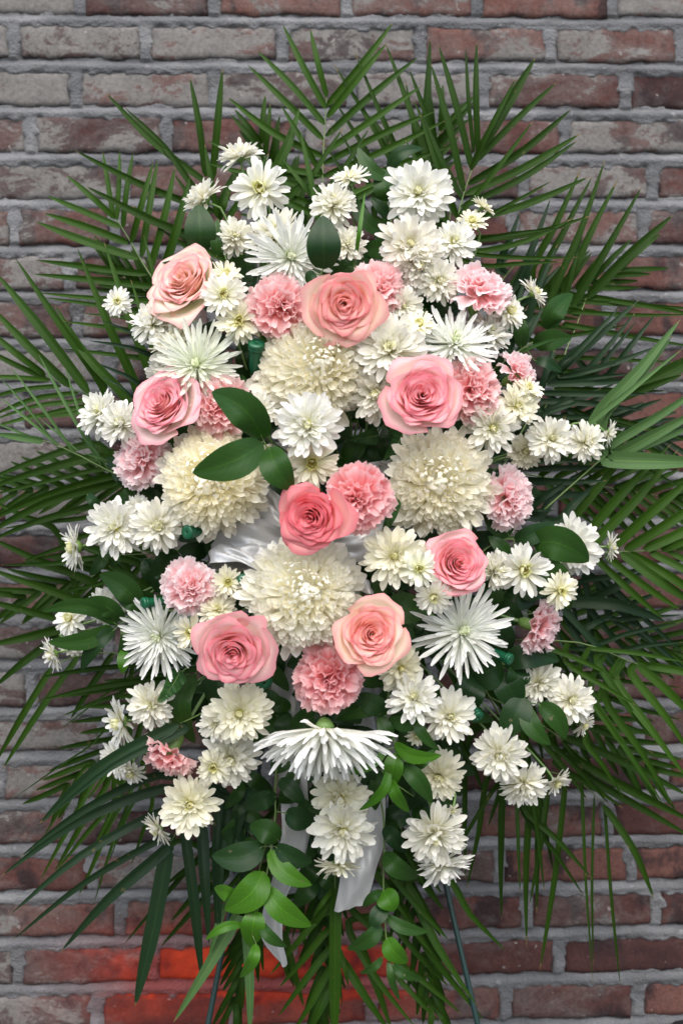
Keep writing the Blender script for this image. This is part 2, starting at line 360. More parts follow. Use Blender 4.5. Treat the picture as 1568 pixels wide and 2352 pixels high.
# mortar: a height field; weathered joints, ledge at the bottom of each bed joint, recess at its top
def mortar_panel():
    x0, x1, y0, y1 = -620, 2190, -420, 2720; st = 5.0
    xs = np.arange(x0, x1+st, st); ys = np.arange(y0, y1+3.4, 3.4)
    nx, ny = len(xs)-1, len(ys)-1; vs = []
    byrow = {}
    for a, b, yc in brick_rects: byrow.setdefault(round((yc-99)/PITCH), []).append((a, b))
    JH = PITCH-BH
    for y in ys:
        for x in xs:
            X, Z = wl(x, y)
            n1 = nzv(X, 0, Z*1.5, 9); n2 = nzv(X*.7, 5, Z*1.6, 26); n3 = nzv(X, 9, Z, 75); n4 = nzv(X, 13, Z, 45)
            yy = y+n1*4; row = math.floor((yy-99)/PITCH+.5); d = yy-99-row*PITCH
            my = BH/2-abs(d)
            mx = 99.0
            for a, b in byrow.get(row, ()):
                if a <= x <= b: mx = min(x-a, b-x)-J/2; break
            m = min(my, mx); lap = 2.5+n4*10+n3*8
            q = (d-BH/2)/JH if d > 0 else 1+(d+BH/2)/JH      # 0 top of the bed joint .. 1 its bottom
            q = max(0, min(1, q))
            lev = .0055-.0075*max(0, min(1, (q-.10)/.45)) if q < .72 else -.0020+.0020*(q-.72)/.28
            if my > 0: lev = -.0004 if mx < 0 else (-.0010 if d < 0 else .004)
            if m > lap: lev = max(lev, .0005)+min(1, (m-lap)/5)*.0055
            vs.append((X, lev+n2*.0022+n3*.0014+n1*.0012+nzv(X, 17, Z, 160)*.0008, Z))
    return mesh('mortar', vs, [(a, a+nx+1, a+nx+2, a+1) for j in range(ny) for a in range(j*(nx+1), j*(nx+1)+nx)], M_mortar)
mo = link('mortar', mortar_panel(), wall)
# the rest of the wall beyond the picture, joined
vs = []; fs = []
def boxv(x0, x1, z0, z1, y0, y1):
    b = len(vs); vs.extend([(x0, y0, z0), (x1, y0, z0), (x1, y0, z1), (x0, y0, z1), (x0, y1, z0), (x1, y1, z0), (x1, y1, z1), (x0, y1, z1)])
    fs.extend([(b, b+1, b+2, b+3), (b, b+4, b+5, b+1), (b+3, b+2, b+6, b+7), (b, b+3, b+7, b+4), (b+1, b+5, b+6, b+2)])
for r_ in range(-20, 28):
    yc = 99+(r_-1)*PITCH; _, z = wl(0, yc)
    if z+W0.z < .02: continue
    for k in range(-8, 13):
        a = k*BL+(r_ % 2)*BL/2
        if -3 <= r_ < 25 and a+BL > -245 and a < 1830: 
            if -3 <= r_ < 25 and a > -500 and a < 1830: continue
        X0, _ = wl(a+J/2, 0); X1, _ = wl(a+BL-J/2, 0); boxv(X0, X1, z-BH/2*WK, z+BH/2*WK, random.uniform(-.001, .001), .02)
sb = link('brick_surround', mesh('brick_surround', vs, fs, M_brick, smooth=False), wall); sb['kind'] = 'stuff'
vs = []; fs = []; boxv(-2.2, 2.6, -W0.z+.002, 1.75, .0105, .12); fs.append((7, 6, 5, 4))
link('wall_core', mesh('wall_core', vs, fs, M_mortar, smooth=False), wall)

# ------------------------------------------------------------------ petals and flower templates
def strap(L, W, nu=2, nv=5, bend=0, cup=.3, tip=.35, base=.35, twist=0, wav=0, hook=0, seed=0, pk=.6):
    """one petal: root at origin, along +x, width y, bends toward +z"""
    rnd = random.Random(seed); vs = []; uv = []
    x = z = 0; ds = L/nv; pts = []
    for j in range(nv+1):
        v = j/nv; pts.append((x, z, v))
        a = bend*(v+.5/nv)+hook*max(0, v-.6)*2.5
        x += ds*math.cos(a); z += ds*math.sin(a)
    for (x, z, v) in pts:
        w = base+(1-base)*min(1, v/pk)**.8
        if v > pk: w *= max(0, 1-((v-pk)/(1-pk))**2.4*(1-tip*.5))
        if v == 1: w = tip*.45
        w *= W/2; tw = twist*v
        for i in range(nu+1):
            u = i/nu*2-1; yy = u*w; zz = cup*abs(u)**1.6*w+wav*math.sin(u*3+v*7+seed)*w
            xx = x-(abs(u)**2)*W*.12*(v > .9)
            vs.append((xx, yy*math.cos(tw)-zz*math.sin(tw), z+yy*math.sin(tw)+zz*math.cos(tw))); uv.append((i/nu, v))
    return vs, grid_faces(nu, nv), uv
def strap_mesh(name, mt, **k): v, f, uv = strap(**k); return mesh(name, v, f, mt, uv)
def PM(az, el, r0=0, z0=0, roll=0, s=1.0, sw=None):
    sw = s if sw is None else sw
    return Matrix.Rotation(az, 4, 'Z') @ Matrix.Translation((r0, 0, z0)) @ Matrix.Rotation(-el, 4, 'Y') @ Matrix.Rotation(roll, 4, 'X') @ Matrix.Diagonal((s, sw, s, 1))
P_mum = [strap_mesh('petal', M_mum, L=1, W=.235, bend=b, cup=c, wav=.12, twist=tw, seed=i, tip=.9, base=.42, pk=.72, nv=7) for i, (b, c, tw) in enumerate([(.35, .45, 0), (.15, .6, .25), (-.15, .5, -.25), (.6, .5, .1), (-.4, .4, .1)])]
P_mumi = [strap_mesh('petal', M_mumin, L=1, W=.36, bend=b, cup=.9, seed=i, tip=.6, base=.5) for i, b in enumerate([1.0, 1.35, .7])]
FOOTGEO = [strap(L=1.12, W=.30, bend=b, cup=.55, wav=.18, twist=tw, seed=i, tip=.5, base=.5, pk=.55, nv=6, hook=.35) for i, (b, tw) in enumerate([(1.1, 0), (1.5, .4), (.85, -.4), (1.9, .2)])]
P_foot = [mesh('petal', g_[0], g_[1], M_foot, g_[2]) for g_ in FOOTGEO]
D_core = None
P_footo = [strap_mesh('petal', M_foot, L=1, W=.30, bend=b, cup=.8, wav=.1, twist=tw, seed=i+9, tip=.6, base=.45, pk=.7, nv=6) for i, (b, tw) in enumerate([(.5, .3), (-.5, -.2), (.9, .5)])]
P_spid = [strap_mesh('petal', M_spid, L=1, W=.088, bend=b, cup=1.2, twist=tw, hook=h, seed=i, tip=.8, base=.55, pk=.75, nv=7) for i, (b, tw, h) in enumerate([(.2, 0, .5), (-.15, .2, .9), (.5, -.2, .3), (-.4, .1, 1.0)])]
P_spidi = [strap_mesh('petal', M_spin, L=1, W=.26, bend=b, cup=1.0, seed=i, tip=.6, base=.5) for i, b in enumerate([1.2, 1.6, .8])]
def dome(name, r, h, mt, n=10, m=4, bumps=0, seed=1):
    rnd = random.Random(seed); v = []; f = []
    for j in range(m+1):
        a = j/m*math.pi/2
        for i in range(n):
            b = 2*math.pi*i/n; q = 1+rnd.uniform(-bumps, bumps)
            v.append((r*math.cos(a)*math.cos(b)*q, r*math.cos(a)*math.sin(b)*q, h*math.sin(a)*q))
    for j in range(m):
        for i in range(n): f.append((j*n+i, j*n+(i+1) % n, (j+1)*n+(i+1) % n, (j+1)*n+i))
    return mesh(name, v, f, mt)
D_disc = dome('disc', .15, .10, M_disc, 14, 5, .12); D_discd = dome('disc', .17, .09, M_discd, 14, 5, .15, 2)
def cup_mesh(name, prof, mt, n=12):
    v = []; f = []
    for (r, z) in prof:
        for i in range(n): b = 2*math.pi*i/n; v.append((r*math.cos(b), r*math.sin(b), z))
    for j in range(len(prof)-1):
        for i in range(n): f.append((j*n+i, j*n+(i+1) % n, (j+1)*n+(i+1) % n, (j+1)*n+i))
    return mesh(name, v, f, mt)
D_core = dome('flower_core', .58, .55, M_foot, 20, 7); D_core.uv_layers.new(name='UVMap')
C_mum = cup_mesh('calyx', [(.05, -.20), (.13, -.17), (.22, -.10), (.27, -.02), (.22, .03)], M_calyx)
C_carn = cup_mesh('calyx', [(.04, -.98), (.13, -.94), (.22, -.80), (.25, -.55), (.23, -.30), (.20, -.12), (.26, .0)], M_calyx)
C_rose = cup_mesh('calyx', [(.05, -.30), (.15, -.26), (.20, -.15), (.16, -.05), (.30, .05)], M_calyx)
def T_mum(seed, dense=1.0, disc='y', flat=0.0, messy=1.0):
    r = random.Random(seed); out = []
    rings = [(24, 1.0, 0, .05), (23, .93, 12, .05), (21, .82, 24, .05), (18, .68, 37, .045), (15, .53, 52, .04)]
    inner = [(11, .38, 62, .05), (9, .27, 75, .03)]
    if disc == 'd': rings = [(21, 1.0, 0, .06), (20, .92, 12, .06), (17, .76, 26, .07)]; inner = [(14, .34, 48, .12), (10, .22, 60, .10)]
    if disc == 'n': rings = [(24, 1.0, -4, .05), (23, .95, 13, .05), (22, .86, 30, .05), (19, .74, 45, .05), (15, .62, 60, .04)]; inner = [(9, .48, 72, .03), (6, .40, 84, .01)]
    for k, (n, L, el, r0) in enumerate(rings):
        n = max(6, int(n*dense)); o = r.random()*6.28
        for i in range(n):
            az = o+2*math.pi*i/n+r.uniform(-.13, .13)*messy
            e = R(el*(1-flat)+r.uniform(-9, 9)*messy); l = L*r.uniform(.84, 1.05)
            if r.random() < .09*messy: e -= R(26); l *= .9
            if r.random() < .05*messy: e += R(24)
            out.append((r.choice(P_mum), PM(az, e, r0, .02*k, r.uniform(-.35, .35)*messy, l*.95, l*.95*r.uniform(.85, 1.2)+.12*(1-L))))
    for k, (n, L, el, r0) in enumerate(inner):
        o = r.random()*6.28
        for i in range(n):
            out.append((r.choice(P_mumi), PM(o+2*math.pi*i/n+r.uniform(-.1, .1), R(el+r.uniform(-8, 8)), r0, .10, 0, L*r.uniform(.85, 1.1))))
    return out
def T_foot(seed, loose=0.0):
    """about 600 petals: the 290 outer, larger ones are parts, the small ones of the crown are joined"""
    r = random.Random(seed); out = []; n = 640; cn = Vector((r.uniform(-.26, .26), r.uniform(-.26, .26), 0)); V = []; F = []; U = []
    for i in range(n):
        t = (i+.5)/n; th = math.acos(1-t*1.22); az = i*2.399963+r.uniform(-.12, .12)
        el = math.pi/2-th; rad = .60+r.uniform(-.03, .03)-.10*max(0, th-1.1)
        k = r.randrange(len(P_foot)); m = P_foot[k]
        lean = 8+46*min(1, th/.8)**1.1; s_ = .27+.09*min(1.2, th)
        e = el-R(lean+r.uniform(-13, 13))
        if t > .90-loose*.12 or (t > .6 and r.random() < .04):
            k = r.randrange(len(P_footo)); m = P_footo[k]; e = el-R(24+r.uniform(-30, 24)); s_ = .46+r.uniform(-.08, .22)
        s_ *= r.uniform(.88, 1.14)
        p = Vector((rad*math.cos(el), 0, 0.08+rad*math.sin(el)*.92))
        M_ = Matrix.Translation(cn*max(0, math.cos(th))) @ Matrix.Rotation(az, 4, 'Z') @ Matrix.Translation(p) @ Matrix.Rotation(-e, 4, 'Y') @ Matrix.Rotation(r.uniform(-.5, .5), 4, 'X') @ Matrix.Diagonal((s_, s_*r.uniform(.9, 1.15), s_, 1))
        if i >= n-290: out.append((m, M_))
        else:
            v_, f_, u_ = FOOTGEO[k] if m in P_foot else FOOTGEO[0]; b = len(V)
            V.extend(M_ @ Vector(q) for q in v_); F.extend(tuple(b+x for x in q) for q in f_); U.extend(u_)
    out.append((mesh('crown_petals', V, F, M_foot, U), Matrix.Identity(4)))
    out.append((D_core, Matrix.Translation((0, 0, .06))))
    return out
def T_spid(seed, droop=0.0, rings=((34, 1.0, 0, .05), (32, .94, 11, .05), (28, .80, 24, .05), (26, .64, 37, .05), (22, .50, 50, .04))):
    r = random.Random(seed); out = []
    for k, (n, L, el, r0) in enumerate(rings):
        o = r.random()*6
        for i in range(n):
            l = L*r.uniform(.70, 1.08)
            out.append((r.choice(P_spid), PM(o+2*math.pi*i/n+r.uniform(-.14, .14), R(el+r.uniform(-10, 10)), r0, .02*k, r.uniform(-.4, .4), l, l*r.uniform(.9, 1.2)+.3*(1-L))))
    for k, (n, L, el) in enumerate([(18, .36, 60), (14, .28, 72), (9, .21, 84)]):
        for i in range(n): out.append((r.choice(P_spidi), PM(2*math.pi*i/n+k+r.uniform(-.1, .1), R(el+r.uniform(-6, 6)), .03, .08, 0, L*r.uniform(.85, 1.1))))
    return out
def carn_petal(seed):
    r = random.Random(seed); nu, nv = 18, 7; vs = []; uv = []; p1, p2, p3 = (r.uniform(0, 6) for _ in range(3))
    for j in range(nv+1):
        v = j/nv
        for i in range(nu+1):
            u = i/nu*2-1
            w = .05+.47*v**1.25; L = v*(1-.16*abs(u)**2.4)
            if j == nv: L += (.045 if i % 2 else -.02)+r.uniform(-.02, .02)
            amp = .13*v**2.4
            z = amp*math.sin(u*5.5+p1)+.38*amp*math.sin(u*12+p2)+.10*v*v*math.sin(v*5+p3)
            x = L*math.cos(u*.30*v); y = w*u*(.92)+.05*v*v*math.cos(u*11+p2)
            vs.append((x, y, z)); uv.append((i/nu, v))
    return mesh('petal', vs, grid_faces(nu, nv), M_carn, uv)
P_carn = [carn_petal(i) for i in range(7)]
def T_carn(seed):
    r = random.Random(seed); out = []; tx, ty = r.uniform(-.16, .16), r.uniform(-.16, .16)
    for k, (n, L, el, rl) in enumerate([(8, 1.16, -4, .25), (8, 1.08, 10, .4), (8, .97, 27, .8), (7, .86, 44, 1.0), (7, .78, 60, 1.2), (5, .70, 76, 1.4)]):
        o = r.random()*6
        for i in range(n):
            l = L*r.uniform(.86, 1.08)
            out.append((r.choice(P_carn), Matrix.Translation((tx*k/6, ty*k/6, 0)) @ PM(o+2*math.pi*i/n+r.uniform(-.25, .25), R(el+r.uniform(-8, 8)), .02, -.12, r.uniform(-rl, rl), l, l*r.uniform(.9, 1.15))))
    return out
def rose_petal(i, n, r, mt, open_):
    nu, nv = 14, 9; vs = []; uv = []
    t = i/(n-1); th = i*(2.2 if n % 2 else 2.65)+r.uniform(-.3, .3)
    Ri = .045+.78*t**1.0; al = 2.1-1.05*t**.6; H = .82-.27*t
    if i >= n-4: Ri = .84+r.uniform(-.03, .14); H = .42+r.uniform(-.06, .08); al = 1.05; 
    curl = (.02+.13*t+r.uniform(0, .05))*open_; k1, k2, k3 = r.uniform(0, 6), r.uniform(0, 6), r.uniform(-.06, .06)
    for j in range(nv+1):
        v = j/nv
        for q in range(nu+1):
            u = q/nu*2-1
            a = th+u*al*(.30+.70*min(1, v*1.7)**.7)
            rim = 1-.20*abs(u)**2.8+(.02+.03*t)*math.sin(u*4+k1)+.022*math.sin(u*11+k2)
            vv = v*rim
            rad = Ri*(.25+.75*min(1, vv*1.35)**.75)*(1+k3*u+.05*math.sin(2*a+k1)*t)
            rad += .035*u*(1-.3*t)*math.copysign(1, .5)
            e = max(0, vv-.72)/.28
            rad += curl*e*e
            z = H*(vv**.9)-curl*.6*e**3+.035*math.sin(u*6+k2)*e
            rad += (.02+.05*t)*e*math.sin(u*5+k1*2)+.02*t*e*max(0, 1-abs(u)*3)
            vs.append((rad*math.cos(a), rad*math.sin(a), z)); uv.append((q/nu, v))
    return mesh('petal', vs, grid_faces(nu, nv), mt, uv)
def T_rose(seed, n=34, open_=1.0):
    r = random.Random(seed)
    I = Matrix.Rotation(r.uniform(-.12, .12), 4, 'X') @ Matrix.Diagonal((1, r.uniform(.86, .96), 1, 1))
    return [(rose_petal(i, n, r, M_roseo if i > n*.72 else M_rose, open_), I) for i in range(n)]
TEMP = {'R': [T_rose(1, 33), T_rose(2, 36, .85), T_rose(5, 30, 1.15), T_rose(9, 35, 1.0), T_rose(12, 38, .8)],
        'C': [T_carn(1), T_carn(2), T_carn(3), T_carn(4), T_carn(5)],
        'F': [T_foot(1, .4), T_foot(2, .7), T_foot(3, 1.0), T_foot(4, .6)],
        'S': [T_spid(1), T_spid(2)],
        'U': [T_spid(7, rings=((50, 1.04, 12, .05), (50, 1.02, 19, .05), (48, .96, 29, .05), (42, .86, 41, .04), (34, .74, 54, .03)))],
        'D': [T_mum(1), T_mum(2, messy=1.5), T_mum(3, messy=1.9), T_mum(4, disc='n'), T_mum(5, messy=1.3), T_mum(6, dense=.85, messy=1.7)],      # full double
        'O': [T_mum(11, disc='d', messy=1.3), T_mum(12, disc='d', dense=.9), T_mum(13, disc='d', messy=1.9)],    # open centre
        'N': [T_mum(21, disc='n', messy=1.5), T_mum(22, disc='n', messy=2.1), T_mum(23, disc='n', messy=2.4), T_mum(24, disc='n', messy=1.8)],   # fluffy, no disc
        'B': [T_mum(31, dense=.8, disc='d', messy=.6)]}                          # small half open
FOAM = at(770, 1230, .13)
def orient(ax, ay, spin):
    n = Vector((ax, -math.sqrt(max(.02, 1-ax*ax-ay*ay)), ay)).normalized()
    q = n.to_track_quat('Z', 'Y'); return q.to_matrix().to_4x4() @ Matrix.Rotation(spin, 4, 'Z'), n
TINT = {'w': (1, 1, 1), 'c': (1, .99, .955), 'y': (1, .98, .87), 'b': (1, .975, .94), 'g': (.985, 1, .93),
        'peach': (1.02, 1.20, 1.12), 'pink': (1.0, .86, .95), 'lilac': (1.0, .96, 1.06), 'apricot': (1.02, .98, .90), 'deep': (1.0, .60, .68), 'coral': (1.02, .97, .92),
        'pale': (1.0, 1.06, 1.08), 'mid': (1, .93, .93), 'dark': (.98, .80, .82)}
INFO = {'R': ('rose', 'rose', 'pink roses in the spray'), 'C': ('carnation', 'carnation', 'pink carnations in the spray'),
        'F': ('football_chrysanthemum', 'chrysanthemum', 'big globe chrysanthemums'), 'S': ('spider_chrysanthemum', 'chrysanthemum', 'spider chrysanthemums'), 'U': ('spider_chrysanthemum', 'chrysanthemum', 'spider chrysanthemums'),
        'D': ('chrysanthemum', 'chrysanthemum', 'small white chrysanthemums')}
def edge_y(x, y):
    e = math.hypot((x-770)/640, (y-1200)/860); return -.15*(1-min(1.25, e)**2)+.0
fcount = 0; FL = []
def flower(kind, x, y, r, ax, ay, tint, label, dz=0.0, flat=1.0, spin=None):
    global fcount
    fcount += 1; rr = random.Random(fcount*13+5)
    nm, cat, grp = INFO.get(kind, INFO['D'])
    Y = edge_y(x, y)+dz+(.025 if kind == 'F' else 0); rw = px(r*(1.18 if kind in 'DON' else 1.13 if kind == 'B' else 1.03 if kind == 'R' else .97 if kind == 'C' else .96 if kind == 'F' else 1.04), Y); FL.append((x, y, label))
    mg = math.hypot(ax, ay); kq = (min(.965, mg*1.22)/mg) if mg > .35 and kind != 'R' else 1.0; ax *= kq; ay *= kq
    ax0, n = orient(ax, ay, rr.uniform(0, 6.28) if spin is None else spin)
    base = at(x, y, Y)
    # the drawn centre is the middle of the bloom: shift the root back along the axis for deep blooms
    depth = {'R': .42, 'C': .40, 'F': .38, 'S': .15}.get(kind, .22)
    root = base-n*rw*depth*(.35+.65*math.hypot(ax, ay))
    t = thing(nm, label, cat, root, grp)
    rot = ax0 @ Matrix.Diagonal((rw, rw, rw*flat, 1))
    temps = TEMP[kind]; tp = temps[fcount % len(temps)]
    c = (*TINT[tint], 1)
    for m, M_ in tp:
        o = link('petal' if m.name.startswith('petal') else m.name.split('.')[0], m, t, rot @ M_)
        o.color = c
        if m.name.startswith('crown'): o['kind'] = 'stuff'
    if kind in 'DONBSU':
        if kind in 'DOB':
            link('disc', D_discd if kind in 'OB' else D_disc, t, rot @ Matrix.Translation((0, 0, .10)))
        link('calyx', C_mum, t, rot @ Matrix.Diagonal((.55, .55, .8, 1)) if kind in 'US' else rot)
    elif kind == 'C': link('calyx', C_carn, t, rot)
    elif kind == 'R': link('calyx', C_rose, t, rot)
    # stem: leaves the back of the bloom, bends to the foam
    k0 = {'C': -.95, 'R': -.28, 'F': 0, 'S': -.18}.get(kind, -.18)
    s0 = n*rw*k0; tgt = FOAM-root+Vector((rr.uniform(-.06, .06), rr.uniform(0, .03), rr.uniform(-.09, .09)))
    s1 = s0-n*min(.045, .3*tgt.length)
    s2 = s0.lerp(tgt, .5)+Vector((0, .02, 0))
    P = catmull([s0, s1, s2, tgt], 9); rad = {'R': .003, 'C': .0026, 'F': .0032, 'S': .0026}.get(kind, .0016)
    v, f = tube(P, rad, rad, 6); link('stem', mesh('stem', v, f, M_stem), t)
    return t
